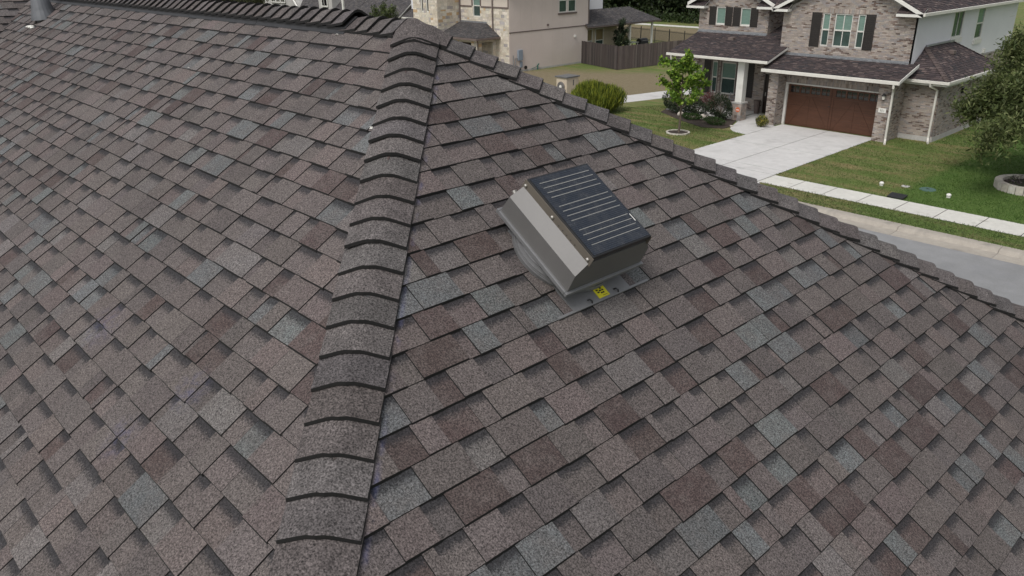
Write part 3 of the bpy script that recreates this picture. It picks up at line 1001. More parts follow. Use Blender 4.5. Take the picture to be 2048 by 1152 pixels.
for (a, b, c, d) in ((-0.276, 0.276, 0.260, 0.276), (-0.276, 0.276, -0.276, -0.260), (-0.276, -0.260, -0.260, 0.260), (0.260, 0.276, -0.260, 0.260)):
    mb.fbox(FF, a, b, c, d, 0.092, 0.114)
mb.build('drip_rim', 'metal_plate', fan, bevel=0.003)
# panel and its side brackets
mb = MB(); mb.fbox(FF, -0.205, 0.205, -0.25, 0.25, 0.292, 0.318)
pan = mb.build('solar_panel', 'solar_frame', fan, bevel=0.003)
mb = MB(); mb.fbox(FF, -0.196, 0.196, -0.241, 0.241, 0.3185, 0.3200); mb.build('cell_sheet', 'solar', pan)
for g in range(3):
    for k in range(4):
        v = -0.205 + g * 0.150 + k * 0.0305
        mb = MB(); mb.fbox(FF, -0.165, 0.175, v, v + 0.0032, 0.3202, 0.3208); mb.build('busbar', 'busbar', pan)
mb = MB(); mb.fbox(FF, 0.184, 0.189, 0.10, 0.145, 0.3203, 0.3210); mb.build('panel_label', 'sealant', pan)
for sg in (-1, 1):
    mb = MB(); a, b = sorted((sg * 0.2055, sg * 0.2085)); mb.fbox(FF, a, b, -0.256, 0.256, 0.262, 0.312)
    br = mb.build('bracket', 'metal_bracket', fan, bevel=0.001)
    for v in (-0.236, -0.03, 0.232):
        mb = MB(); p = FP(sg * 0.2085, v, 0.288); mb.tube([p, p + S_E.S * sg * 0.006, p + S_E.S * sg * 0.010], [0.0085, 0.0085, 0.004], 10); mb.build('screw', 'screw', br)
    if sg < 0:
        for k in range(5):
            mb = MB(); p = FP(sg * 0.2086, 0.02 + 0.03 * k, 0.283); mb.tube([p, p + S_E.S * sg * 0.001], 0.003, 8); mb.build('rivet_hole', 'black', br)
mb = MB(); mb.tube([FP(-0.22, -0.262, 0.215), FP(-0.22, -0.274, 0.222)], 0.012, 8); mb.build('latch', 'screw', fan)
# warning stickers
mb = MB(); mb.fbox(FF, -0.030, 0.046, 0.242, 0.318, 0.0212, 0.0222)
st = mb.build('sticker', 'yellow', fan)
for (a, b, c, d) in ((-0.022, 0.000, 0.252, 0.259), (0.012, 0.024, 0.265, 0.273), (-0.018, -0.004, 0.270, 0.278), (0.000, 0.014, 0.276, 0.285), (0.018, 0.030, 0.276, 0.285), (-0.016, -0.003, 0.283, 0.291), (0.002, 0.012, 0.290, 0.298), (0.014, 0.026, 0.290, 0.298), (0.004, 0.036, 0.308, 0.310)):
    mb = MB(); mb.fbox(FF, a, b, c, d, 0.0224, 0.0228); mb.build('print', 'ink', st)
mb = MB(); mb.fbox(FF, -0.155, -0.095, 0.2555, 0.2565, 0.128, 0.138); mb.build('sticker', 'yellow', fan, label='thin yellow strip on the front of the hood')
for u in (-0.10, 0.09):
    mb = MB(); mb.tube([FP(u, 0.300, 0.018), FP(u + 0.004, 0.306, 0.032), FP(u + 0.012, 0.318, 0.030), FP(u + 0.014, 0.324, 0.018)], 0.004, 6); mb.build('clip', 'black', fan)

# ------------------------------------------------------------------ the brick house over the road
BPAL = ((0.345, 0.295, 0.255), (0.30, 0.255, 0.225), (0.275, 0.25, 0.24), (0.225, 0.175, 0.145), (0.14, 0.105, 0.088), (0.385, 0.335, 0.295))
BW = (0.30, 0.26, 0.22, 0.09, 0.05, 0.08)
DPAL = ((0.062, 0.048, 0.050), (0.050, 0.040, 0.042), (0.088, 0.067, 0.065), (0.12, 0.093, 0.088), (0.042, 0.038, 0.042))
DW = (0.35, 0.25, 0.2, 0.08, 0.12)
bh = thing('brick_house', 'two-storey brick house with brown double garage door and dark shutters over the road', 'house', (-19.0, 40.0, 0))
fG, fR, fU, fB, fP_, fL = frame_front(39.5), frame_front(40.3), frame_front(41.0), frame_front(41.1), frame_front(42.3), frame_front(42.3)
sW, sP, sB, sPl = frame_side(-15.5), frame_side(-21.45), frame_side(-13.85), frame_side(-24.0)
bp = []
def dk(x, z):
    return 0.02 + 0.12 * (math.sin(x * 1.7 + z * 2.1) > 0.7) + 0.14 * (math.sin(x * 0.9 - z * 3.3) > 0.85)
def bwall(fr, u0, u1, v0, v1, holes=(), above=None, above_poly=None, depth=0.2, base=0.0, **kw):
    w = wall_part(bh, fr, u0, u1, v0, v1, holes, 'mortar', depth, above_poly)
    top = v1 if not above_poly else max(q[1] for q in above_poly)
    bp.extend(bricks(fr, u0, u1, v0 + base, top, holes, above, BPAL, BW, parent=w, dark=dk, **kw))
    return w
# garage piers and returns
bwall(fG, -22.0, -21.45, 0, 2.88)
bwall(fG, -16.1, -15.5, 0, 2.88)
bwall(frame_side(-15.5), 39.5, 41.1, 0, 2.88)
bwall(sP, 39.5, 40.3, 0, 2.88)
mb = MB(); mb.box(-22.0, -15.5, 39.7, 41.0, 2.70, 2.86); mb.build('porch_soffit', 'brown_trim', bh)
# recessed header of upright bricks over the door
wh = wall_part(bh, fR, -21.45, -16.1, 0, 2.72, [(-21.40, -16.32, 0.0, 2.25)], 'mortar')
x = -21.44
while x < -16.12:
    for (z0, z1) in ((2.27, 2.47), (2.485, 2.69)):
        d = 0.012
        o_, U_, V_, W_ = fR
        a, b = x + 0.004, min(x + 0.072, -16.11) - 0.004
        top = [o_ + U_ * a + V_ * z0 + W_ * d, o_ + U_ * b + V_ * z0 + W_ * d, o_ + U_ * b + V_ * z1 + W_ * d, o_ + U_ * a + V_ * z1 + W_ * d]
        bp.append(dict(top=top, c=pick(BPAL, BW), cen=sum(top) / 4, n=W_, ar=0.014, down=-W_ * 0.014, uv=None, parent=wh))
    x += 0.072
# garage door
gd = bpy.data.objects.new('garage_door', None); COL.objects.link(gd); gd.location = (-18.86, 40.36, 0); gd.parent = bh; gd.matrix_parent_inverse = Matrix.Translation(bh.location).inverted()
fD = frame_front(40.36)
for k in range(4):
    z0, z1 = 0.02 + k * 0.548, 0.02 + (k + 1) * 0.548 - 0.008
    mb = MB()
    if k < 3:
        mb.fbox(fD, -21.26, -16.38, z0, z1, -0.04, 0.0)
        mb.build('panel', 'garage', gd)
    else:
        hl = []
        for h in range(2):
            for q in range(4):
                u = -21.14 + h * 2.52 + q * 0.585 + (0.02 if h else 0)
                hl.append((u, u + 0.50, z0 + 0.09, z1 - 0.10))
        for (a, b, c, d) in rect_polys(-21.26, -16.38, z0, z1, hl):
            mb.fbox(fD, a, b, c, d, -0.04, 0.0)
        mb.build('panel', 'garage', gd)
        for (a, b, c, d) in hl:
            m2 = MB(); m2.fbox(fD, a, b, c, d, -0.05, -0.03); m2.build('pane', 'glass_black', gd)
            m2 = MB(); um = (a + b) / 2; vm = (c + d) / 2
            m2.fbox(fD, um - 0.012, um + 0.012, c, d, -0.028, -0.005); m2.fbox(fD, a, um - 0.013, vm - 0.010, vm + 0.010, -0.028, -0.006); m2.fbox(fD, um + 0.013, b, vm - 0.010, vm + 0.010, -0.028, -0.006)
            m2.build('glazing_bar', 'garage', gd)
# battens: centre post, stiles and the cross braces of the carriage pattern
def batten(u0, v0, u1, v1, w=0.11, mat='garage', d=0.022):
    o_, U_, V_, W_ = fD
    du, dv = u1 - u0, v1 - v0; L = math.hypot(du, dv); nu, nv = -dv / L * w / 2, du / L * w / 2
    P4 = [(u0 + nu, v0 + nv), (u0 - nu, v0 - nv), (u1 - nu, v1 - nv), (u1 + nu, v1 + nv)]
    m2 = MB(); top = [o_ + U_ * a + V_ * b + W_ * d for a, b in P4]
    if np.cross(top[1] - top[0], top[2] - top[1]) @ W_ < 0:
        top = top[::-1]
    m2.slab(top, -W_ * (d - 0.001), 0, 1); m2.build('batten', [mat, 'garage_dark'], gd)
for (a, b, c, d) in ((-18.88, 0.03, -18.88, 2.2), (-18.74, 0.03, -18.74, 1.62)):
    batten(a, b, c, d, 0.12)
for cx in (-20.03, -17.58):
    batten(cx, 0.06, cx, 1.6, 0.07, d=0.014)
    batten(cx - 1.05, 0.08, cx - 0.12, 1.58, 0.10, d=0.018); batten(cx + 1.05, 0.08, cx + 0.12, 1.58, 0.10, d=0.0185)
mb = MB(); mb.fbox(fD, -18.93, -18.83, 1.22, 1.26, 0.023, 0.05); mb.build('handle', 'black', gd)
mb = MB(); mb.fbox(fR, -21.40, -21.27, 0.0, 2.25, -0.08, 0.04); mb.fbox(fR, -16.37, -16.32, 0.0, 2.25, -0.08, 0.04); mb.fbox(fR, -21.27, -16.37, 2.19, 2.25, -0.08, 0.04)
mb.build('door_surround', 'frame', bh)
# upper front with its gable
RK = 0.52
def gable(z0, cx, half, x):
    return z0 + RK * (half - abs(x - cx))
def ab_main(u, v):
    return v > gable(5.86, -18.95, 3.45, u) - 0.05
win_u = [(-20.18, -19.77, 4.17, 5.77), (-19.52, -18.60, 4.17, 5.77), (-18.33, -17.94, 4.17, 5.77)]
wU = bwall(fU, -22.4, -15.5, 3.3, 5.86, win_u, ab_main, [(-22.4, 5.86), (-15.5, 5.86), (-18.95, 5.86 + RK * 3.45)])
for (a, b, c, d) in win_u:
    window(bh, fU, a, b, c, d, mull=[(a + b) / 2] if b - a > 0.8 else None, fw=0.045, rec=0.05)
# soldier course above the three windows
x = -20.3
while x < -17.8:
    o_, U_, V_, W_ = fU
    a, b = x + 0.004, x + 0.068
    top = [o_ + U_ * a + V_ * 5.79 + W_ * 0.016, o_ + U_ * b + V_ * 5.79 + W_ * 0.016, o_ + U_ * b + V_ * 6.0 + W_ * 0.016, o_ + U_ * a + V_ * 6.0 + W_ * 0.016]
    bp.append(dict(top=top, c=pick(BPAL, BW), cen=sum(top) / 4, n=W_, ar=0.013, down=-W_ * 0.018, uv=None, parent=wU))
    x += 0.072
shutter(bh, fU, -20.76, -20.24, 4.10, 5.80); shutter(bh, fU, -17.92, -17.43, 4.10, 5.80)
# white side wall, brick below it
whl = [(45.86, 47.34, 4.42, 5.78), (49.36, 50.5, 4.10, 5.78)]
wall_part(bh, sW, 41.0, 56.0, 3.2, 5.9, whl, 'white_stucco')
window(bh, sW, *whl[0], up='glass_low', low='glass_low', split=None, fw=0.09, sill=0.26, mull=[46.6], rec=0.03)
window(bh, sW, *whl[1], up='glass_up', low='glass_low', split=0.5, fw=0.09, sill=0.24, rec=0.03)
bwall(sW, 47.9, 56.0, 0, 3.195)
mb = MB(); mb.fbox(sW, 55.0, 55.2, 3.75, 4.0, 0.0, 0.14, taper=0.03); mb.build('wall_vent', 'frame', bh)
mb = MB(); mb.fbox(sW, 51.2, 51.42, 3.22, 3.50, 0.0, 0.12, taper=0.03); mb.build('wall_vent', 'frame', bh)
mb = MB(); mb.fbox(sW, 47.9, 56.0, 3.13, 3.2, 0.014, 0.03); mb.build('ledge_trim', 'mortar', bh)
# projecting side bay
bwall(fB, -15.5, -13.85, 0, 2.75, base=0.24)
bwall(sB, 41.1, 47.9, 0, 2.75, base=0.24)
mb = MB(); mb.fbox(fB, -15.45, -13.83, -0.02, 0.24, 0.0, 0.022); mb.fbox(sB, 41.0785, 47.9, -0.02, 0.24, 0.0, 0.022); mb.build('foundation', 'concrete_base', bh)
mb = MB(); mb.fbox(sB, 43.9, 44.25, 2.05, 2.3, 0.0, 0.10); mb.build('meter_box', 'black', bh)
# porch front and upper left wing
win_p = [(-27.40, -27.02, 0.85, 2.68), (-26.74, -25.76, 0.85, 2.68)]
bwall(fP_, -28.6, -22.0, 0, 4.3, win_p + [(-23.85, -22.75, 0.0, 2.25)])
for (a, b, c, d) in win_p:
    window(bh, fP_, a, b, c, d, fw=0.05, rec=0.05)
    mb = MB(); mb.fbox(fP_, a - 0.07, a - 0.002, c, d + 0.07, 0.012, 0.03); mb.fbox(fP_, b + 0.002, b + 0.07, c, d + 0.07, 0.012, 0.03); mb.build('casing', 'brown_trim', bh)
shutter(bh, fP_, -27.95, -27.50, 0.78, 2.74); shutter(bh, fP_, -25.0, -24.55, 0.80, 2.74)
mb = MB(); mb.fbox(fP_, -23.85, -22.75, 0.03, 2.25, -0.16, -0.10)
dr = mb.build('front_door', 'door', bh)
mb = MB(); mb.fbox(fP_, -23.75, -23.70, 1.0, 1.2, -0.098, -0.05); mb.build('handle', 'screw', dr)
win_l = [(-27.43, -26.80, 4.78, 5.76), (-25.80, -25.15, 4.78, 5.76)]
def ab_left(u, v):
    return v > gable(5.86, -26.3, 2.3, u) - 0.05
bwall(fL, -28.6, -24.0, 4.3, 5.86, win_l, ab_left, [(-28.6, 5.86), (-24.0, 5.86), (-26.3, 5.86 + RK * 2.3)])
for (a, b, c, d) in win_l:
    window(bh, fL, a, b, c, d, split=0.06, fw=0.045, rec=0.05)
for (a, b) in ((-27.88, -27.44), (-26.79, -26.34), (-26.28, -25.81), (-25.14, -24.68)):
    shutter(bh, fL, a, b, 4.76, 5.79)
bwall(sPl, 42.3, 44.5, 4.3, 5.86)
wall_part(bh, frame_front(44.5), -24.0, -22.4, 4.3, 6.2, (), 'brown_trim')
lay(bp, 'brick', ['brick', 'mortar'], bh, n=300, stuff_name='brick_field')
# white square column on a stone pier
mb = MB(); mb.box(-23.93, -23.52, 39.45, 39.86, 1.02, 3.22); mb.build('column', 'white', bh, bevel=0.01)
mb = MB(); mb.box(-24.0, -23.45, 39.38, 39.93, 0.0, 0.94); pr = mb.build('column_pier', 'mortar', bh)
mb = MB(); mb.box(-24.04, -23.41, 39.34, 39.97, 0.94, 1.02); mb.build('pier_cap', 'concrete_base', bh)
for k in range(6):
    for q in range(3):
        m2 = MB(); a = -24.0 + q * 0.184; m2.fbox(frame_front(39.38), a + 0.004, a + 0.18, 0.01 + k * 0.155, 0.155 + k * 0.155, 0, 0.015, c=pick(BPAL, BW)); m2.build('stone', 'stone', pr)
        m2 = MB(); a = 39.38 + q * 0.184; m2.fbox(frame_side(-23.45), a + 0.004, a + 0.18, 0.01 + k * 0.155, 0.155 + k * 0.155, 0, 0.015, c=pick(BPAL, BW)); m2.build('stone', 'stone', pr)
# lamp and house number
mb = MB(); p = np.array([-15.78, 39.36, 2.18]); mb.tube([p + (0, 0, -0.11), p + (0, 0, 0.06)], [0.06, 0.085], 10); lm = mb.build('wall_lamp', 'lamp_glass', bh)
mb = MB(); mb.tube([p + (0, 0, 0.06), p + (0, 0, 0.10), p + (0, 0, 0.18)], [0.11, 0.10, 0.02], 10); mb.tube([p + (0, 0, -0.16), p + (0, 0, -0.11)], [0.03, 0.065], 10); mb.box(-15.80, -15.76, 39.36, 39.49, 2.28, 2.31); mb.build('lamp_hood', 'black', lm)
mb = MB(); mb.fbox(fG, -15.98, -15.60, 1.42, 1.64, 0.012, 0.035); pl = mb.build('number_plaque', 'white', bh, bevel=0.005)
SEG = {'4': 'bcfg', '3': 'abcdg', '1': 'bc'}
for k, ch in enumerate('431'):
    u, v, w, h = -15.885 + k * 0.07, 1.475, 0.042, 0.105
    m2 = MB(); th = 0.012
    for sg in SEG[ch]:
        q = {'a': (0, w, h - th, h), 'g': (0, w, h / 2 - th / 2, h / 2 + th / 2), 'd': (0, w, 0, th), 'b': (w - th, w, h / 2, h), 'c': (w - th, w, 0, h / 2), 'f': (0, th, h / 2, h), 'e': (0, th, 0, h / 2)}[sg]
        m2.fbox(fG, u + q[0], u + q[1], v + q[2], v + q[3], 0.0352, 0.038)
    m2.build('digit', 'ink', pl)
# roofs
rp = lambda *a, **k: roof_panel(bh, *a, DPAL, DW, **k)
rp(Slope((-18.6, 41.0, 3.60), (1, 0), (0, -1), 0.29, [(-22.2, 41.0), (-15.02, 41.0), (-15.02, 39.03), (-22.2, 39.03)]))
rp(Slope((-25.0, 42.3, 4.35), (1, 0), (0, -1), 0.294, [(-28.55, 42.3), (-24.0, 42.3), (-24.0, 39.03), (-28.4, 39.03)]))
rp(Slope((-25.0, 42.3, 4.35), (1, 0), (0, -1), 0.294, [(-24.0, 44.5), (-22.38, 44.5), (-22.38, 41.0), (-21.92, 41.0), (-21.92, 39.03), (-24.0, 39.03)][0:0] + [(-24.0, 44.5), (-22.38, 44.5), (-22.38, 39.03), (-24.0, 39.03)]))
rp(Slope((-25.0, 42.3, 4.35), (1, 0), (0, -1), 0.294, [(-22.38, 40.98), (-21.92, 40.98), (-21.92, 39.03), (-22.38, 39.03)]))
rp(Slope((-18.95, 48, 5.98 + RK * 3.85), (0, 1), (1, 0), RK, [(-18.95, 40.55), (-18.95, 56.3), (-15.08, 56.3), (-15.08, 40.55)]))
rp(Slope((-18.95, 48, 5.98 + RK * 3.85), (0, 1), (-1, 0), RK, [(-18.95, 40.55), (-18.95, 56.3), (-22.85, 56.3), (-22.85, 40.55)]))
rp(Slope((-26.3, 48, 6.02 + RK * 2.9), (0, 1), (1, 0), RK, [(-26.3, 41.85), (-26.3, 52), (-23.42, 52), (-23.42, 41.85)]))
rp(Slope((-26.3, 48, 6.02 + RK * 2.9), (0, 1), (-1, 0), RK, [(-26.3, 41.85), (-26.3, 52), (-29.2, 52), (-29.2, 41.85)]))
BX, BY0, BY1 = -13.45, 40.65, 48.3
rp(Slope((-15.5, 44.0, 4.27), (0, 1), (1, 0), 0.634, [(BX, BY0), (BX, BY1), (-15.49, BY1 - 2.04), (-15.49, BY0 + 2.04)]))
rp(Slope((-15.5, BY0 + 2.05, 4.27), (1, 0), (0, -1), 0.634, [(-15.49, BY0), (BX, BY0), (-15.49, BY0 + 2.04)]))
rp(Slope((-15.5, BY1 - 2.05, 4.27), (1, 0), (0, 1), 0.634, [(-15.49, BY1), (BX, BY1), (-15.49, BY1 - 2.04)]))
# hip caps of the bay roof
for (ya, yb) in ((BY0, BY0 + 2.05), (BY1, BY1 - 2.05)):
    for k in range(14):
        f0, f1 = k / 14, (k + 1.15) / 14
        pa = np.array([BX - 2.05 * f0, ya + (yb - ya) * f0, 2.97 + 1.3 * f0 + 0.05]); pb = np.array([BX - 2.05 * f1, ya + (yb - ya) * f1, 2.97 + 1.3 * f1 + 0.03])
        sg = 1 if yb > ya else -1
        e1 = np.array([0.09, 0.09 * sg, -0.03]); e2 = np.array([-0.09, -0.09 * sg, -0.03])
        m2 = MB(); cc = pick(((0.085, 0.066, 0.062),), (1,)); m2.face([pa, pa + e1, pb + e1, pb], 0, cc); m2.face([pa, pb, pb + e2, pa + e2], 0, cc); m2.face([pa + e1, pa, pa + e2, pa + e2 - (0, 0, .03), pa - (0, 0, .03), pa + e1 - (0, 0, .03)], 1)
        m2.build('hip_cap', ['far_shingle', 'asphalt_edge'], bh)
# eave returns at the gable corners
for (x0, x1, y, z, wy) in ((-16.32, -15.08, 40.55, 5.92, 41.0), (-22.86, -21.95, 40.55, 5.92, 41.0), (-29.25, -28.0, 41.85, 5.82, 42.3), (-24.55, -23.42, 41.85, 5.90, 42.3)):
    mb = MB(); mb.box(x0, x1, y - 0.03, wy, z - 0.13, z); mb.build('eave_return', 'white', bh)
    rp(Slope(((x0 + x1) / 2, wy - 0.0, z + 0.28), (1, 0), (0, -1), 0.58, [(x0, wy - 0.01), (x1, wy - 0.01), (x1, y - 0.03), (x0, y - 0.03)]), thick=0.04)
# rake boards
for (cx, half, z, y) in ((-18.95, 3.87, 5.98, 40.52), (-26.3, 2.89, 6.02, 41.82)):
    for sg in (-1, 1):
        m2 = MB(); a = np.array([cx, y, z + RK * half]); b = np.array([cx + sg * half, y, z])
        for lo, hi in ((-0.20, -0.035),):
            q = [a + (0, 0, lo), b + (0, 0, lo), b + (0, 0, hi), a + (0, 0, hi)]
            if np.cross(q[1] - q[0], q[2] - q[1])[1] > 0:
                q = q[::-1]
            m2.slab(q, np.array([0, 0.025, 0]))
        m2.build('rake_board', 'white', bh)
m2 = MB()
a, b = np.array([-18.95, 56.33, 5.98 + RK * 3.85]), np.array([-15.08, 56.33, 5.98])
m2.slab([a + (0, 0, -0.2), b + (0, 0, -0.2), b + (0, 0, 0.02), a + (0, 0, 0.02)], np.array([0, -0.05, 0])); m2.build('rake_board', 'white', bh)
# gutters and fascia
def gutter(x0, x1, y0, y1, z0, z1):
    m2 = MB(); m2.box(x0, x1, y0, y1, z0, z1); return m2.build('gutter', 'gutter', bh, bevel=0.012)
gutter(-22.22, -14.98, 38.92, 39.02, 2.86, 3.02); gutter(-28.42, -21.90, 38.92, 39.02, 3.26, 3.40)
gutter(-15.40, -13.34, 40.53, 40.63, 2.84, 2.98); gutter(-13.44, -13.34, 40.635, 48.35, 2.84, 2.98)
gutter(-15.07, -14.97, 40.5, 56.35, 5.83, 5.98)
m2 = MB(); a, b = np.array([-15.0, 39.02, 3.05]), np.array([-15.0, 41.0, 3.63]); m2.slab([a + (0, 0, -.16), b + (0, 0, -.16), b, a], np.array([-0.03, 0, 0])); m2.build('rake_board', 'white', bh)
m2 = MB(); m2.box(-15.5, -13.45, 40.66, 41.1, 2.74, 2.82); m2.box(-13.85, -13.45, 41.1, 48.2, 2.74, 2.82); m2.build('soffit', 'white', bh)
def spout(pts, r=0.045):
    m2 = MB(); m2.tube(pts, r, 8); m2.build('downspout', 'gutter', bh)
spout([(-15.25, 38.97, 2.88), (-15.25, 38.97, 2.72), (-15.38, 39.36, 2.50), (-15.38, 39.40, 0.22), (-15.3, 39.2, 0.06), (-15.22, 39.0, 0.04)], 0.055)
spout([(-14.2, 40.58, 2.86), (-14.2, 40.6, 2.72), (-13.98, 41.0, 2.50), (-13.98, 41.0, 0.22), (-13.9, 40.8, 0.07), (-13.8, 40.6, 0.04)], 0.055)
spout([(-28.1, 38.97, 3.28), (-28.1, 39.0, 3.05), (-28.45, 41.9, 2.75), (-28.5, 42.2, 2.6), (-28.5, 42.22, 0.1)], 0.05)
# flashing strips where the low roofs meet the walls
for (fr, a, b, z, st) in ((fU, -22.4, -15.5, 3.61, 0.10), (fL, -28.6, -24.0, 4.36, 0.11)):
    mb = MB(); mb.fbox(fr, a, b, z, z + st, 0.012, 0.03); mb.fbox(fr, a, b, z - 0.045, z, 0.012, 0.13); mb.build('flashing', 'galv', bh)
m2 = MB(); m2.fbox(sW, 42.7, 46.25, 4.28, 4.36, 0.005, 0.12); m2.build('flashing', 'galv', bh)
for (x, y, z, sl) in ((-25.9, 41.4, 4.12, 0), (-14.85, 44.3, 3.92, 1)):
    m2 = MB()
    if sl:
        m2.box(x - 0.10, x + 0.18, y, y + 0.32, z - 0.1, z + 0.10)
    else:
        m2.box(x, x + 0.36, y - 0.1, y + 0.2, z - 0.12, z + 0.10)
    m2.build('roof_vent', 'brown_trim', bh, bevel=0.02)

# ------------------------------------------------------------------ the limestone and beige house
SPAL = ((0.56, 0.50, 0.41), (0.50, 0.44, 0.36), (0.60, 0.55, 0.47), (0.36, 0.33, 0.32), (0.45, 0.32, 0.19), (0.47, 0.43, 0.38))
SW_ = (0.36, 0.24, 0.20, 0.08, 0.05, 0.10)
GPAL = ((0.085, 0.078, 0.078), (0.07, 0.065, 0.066), (0.10, 0.092, 0.09), (0.062, 0.060, 0.064))
GW = (1, 1, 0.7, 0.7)
sh_ = thing('limestone_house', 'two-storey house with pale limestone front, beige side wall and covered patio', 'house', (-50.5, 47.0, 0))
XS = -47.2; YS = 43.95
fM, fT, fPo = frame_front(YS), frame_front(41.6), frame_front(41.92)
sBe, sT, sPo = frame_side(XS), frame_side(-53.2), frame_side(-48.72)
stones = []
def swall(fr, u0, u1, v0, v1, holes=(), **kw):
    w = wall_part(sh_, fr, u0, u1, v0, v1, holes, 'stone_mortar', 0.2)
    stones.extend(bricks(fr, u0, u1, v0, v1, holes, None, SPAL, SW_, proud=0.022, vary=True, parent=w))
    return w
win_m = (-51.5, -50.6, 4.15, 6.0)
swall(fM, -53.2, XS - 0.02, 0, 4.9, [win_m])
wall_part(sh_, fM, -53.2, XS - 0.02, 4.9, 6.6, [win_m], 'panel_cream')
window(sh_, fM, *win_m, split=0.45, fw=0.06)
mb = MB(); mb.fbox(fM, -53.2, -51.62, 4.86, 4.98, 0.025, 0.06); mb.fbox(fM, -50.48, XS - 0.02, 4.86, 4.98, 0.025, 0.06); mb.fbox(fM, -51.62, -51.52, 4.98, 6.5, 0.0, 0.06); mb.fbox(fM, -50.58, -50.48, 4.98, 6.5, 0.0, 0.06); mb.fbox(fM, XS - 0.1, XS - 0.03, 4.98, 6.5, 0.0, 0.06); mb.build('trim_band', 'brown_trim', sh_)
win_t = [(-55.36, -55.02, 4.47, 6.2), (-54.66, -54.30, 4.47, 6.2)]
swall(fT, -56.45, -53.2, 0, 6.9, win_t)
for w_ in win_t:
    window(sh_, fT, *w_, low='glass_black', split=None, fw=0.09)
swall(sT, 41.62, 43.93, 0, 6.9)
# portico
swall(fPo, -53.2, -48.74, 0, 2.75, [(-50.95, -49.45, 0.0, 2.38)])
swall(sPo, 41.94, 43.93, 0, 2.75, [(42.35, 43.55, 0.0, 2.38)])
mb = MB(); mb.fbox(fM, -52.0, -50.9, 0.0, 2.2, 0.03, 0.07); mb.build('front_door', 'door', sh_)
lay(stones, 'stone', ['stone', 'stone_mortar'], sh_, n=300, stuff_name='stone_field')
rg = lambda sl, **k: roof_panel(sh_, sl, GPAL, GW, edge='brown_trim', **k)
rg(Slope((-51, YS, 3.69), (1, 0), (0, -1), 0.384, [(-53.18, YS), (-49.85, YS), (-48.3, 41.5), (-53.18, 41.5)]))
rg(Slope((-49.85, YS, 3.69), (0, 1), (1, 0), 0.606, [(-49.85, YS), (-48.3, YS), (-48.3, 41.5)]))
mb = MB(); mb.fbox(fM, -53.2, -49.8, 3.68, 3.80, 0.024, 0.05); mb.build('flashing', 'galv', sh_)
def pipe_b(pts, r=0.05):
    m2 = MB(); m2.tube(pts, r, 8); m2.build('downspout', 'brown_trim', sh_)
pipe_b([(-53.08, 43.85, 6.5), (-53.08, 43.85, 3.75)]); pipe_b([(-49.05, 43.85, 6.5), (-49.05, 43.85, 5.0), (-49.0, 43.8, 4.8), (-49.0, 43.82, 3.2)])
pipe_b([(-48.35, 41.55, 2.65), (-48.62, 41.88, 2.4), (-48.66, 41.86, 0.1)])
for (a, b, c, d, e, f) in ((-53.2, -48.2, 41.38, 41.48, 2.60, 2.74), (-48.28, -48.18, 41.48, YS - 0.03, 2.60, 2.74)):
    mb = MB(); mb.box(a, b, c, d, e, f); mb.build('gutter', 'brown_trim', sh_)
# beige side wall in sheets with joints
hb = [(49.55, 50.52, 4.28, 5.8), (50.66, 51.62, 4.28, 5.8)]
y = YS
while y < 53.1:
    y2 = min(y + 1.22, 53.2)
    m2 = MB()
    for (a, b, c, d) in rect_polys(y + 0.003, y2 - 0.003, 0.14, 3.04, ()):
        m2.fbox(sBe, a, b, c, d, -0.15, 0.0)
    for (a, b, c, d) in rect_polys(y + 0.003, y2 - 0.003, 3.12, 6.6, hb):
        m2.fbox(sBe, a, b, c, d, -0.15, 0.0)
    m2.build('siding_sheet', 'beige', sh_)
    y = y2
mb = MB(); mb.box(-56.4, XS - 0.16, YS + 0.21, 53.2, 0, 6.6); mb.build('wall', 'beige', sh_)
mb = MB(); mb.fbox(sBe, YS, 53.2, 3.04, 3.12, -0.1, 0.03); mb.build('trim_band', 'brown_trim', sh_)
mb = MB(); mb.fbox(sBe, YS, 53.2, -0.05, 0.14, -0.1, 0.02); mb.build('foundation', 'concrete_base', sh_)
mb = MB(); mb.fbox(sBe, 53.2, 53.32, 3.1, 6.6, -0.1, 0.03); mb.build('corner_board', 'brown_trim', sh_)
for w_ in hb:
    window(sh_, sBe, *w_, split=0.62, fw=0.07, rec=0.02)
mb = MB(); mb.fbox(sBe, 49.45, 51.72, 4.13, 4.26, 0.0, 0.08); mb.build('sill', 'brown_trim', sh_)
mb = MB(); mb.fbox(sBe, 51.42, 51.66, 2.18, 2.40, 0.0, 0.14, taper=0.04); mb.build('wall_vent', 'frame', sh_)
mb = MB(); mb.fbox(sBe, 48.16, 48.34, 3.33, 3.50, 0.0, 0.12, taper=0.03); mb.build('wall_vent', 'brown_trim', sh_)
mb = MB(); mb.fbox(sBe, 44.78, 45.28, 0.9, 1.72, 0.0, 0.16); mb.build('meter_cabinet', 'elec', sh_, bevel=0.015)
mb = MB(); mb.fbox(sBe, 45.05, 45.3, 0.34, 0.80, 0.0, 0.10); mb.build('meter_cabinet', 'elec', sh_, bevel=0.01)
mb = MB()
for pts in ([(XS + .06, 44.3, 0.0), (XS + .06, 44.3, 1.35)], [(XS + .06, 44.55, .5), (XS + .06, 44.55, 1.1), (XS + .06, 44.9, 1.1)], [(XS + .06, 45.1, 0.0), (XS + .06, 45.1, .9)], [(XS + .06, 44.6, 0.5), (XS + .06, 44.8, .45)]):
    mb.tube(pts, 0.035, 6)
mb.build('conduit', 'galv', sh_)
mb = MB(); mb.tube([(XS + 0.02, 45.66, 0.30), (XS + 0.12, 45.66, 0.30)], 0.13, 16); mb.build('hose_reel', 'black', sh_)
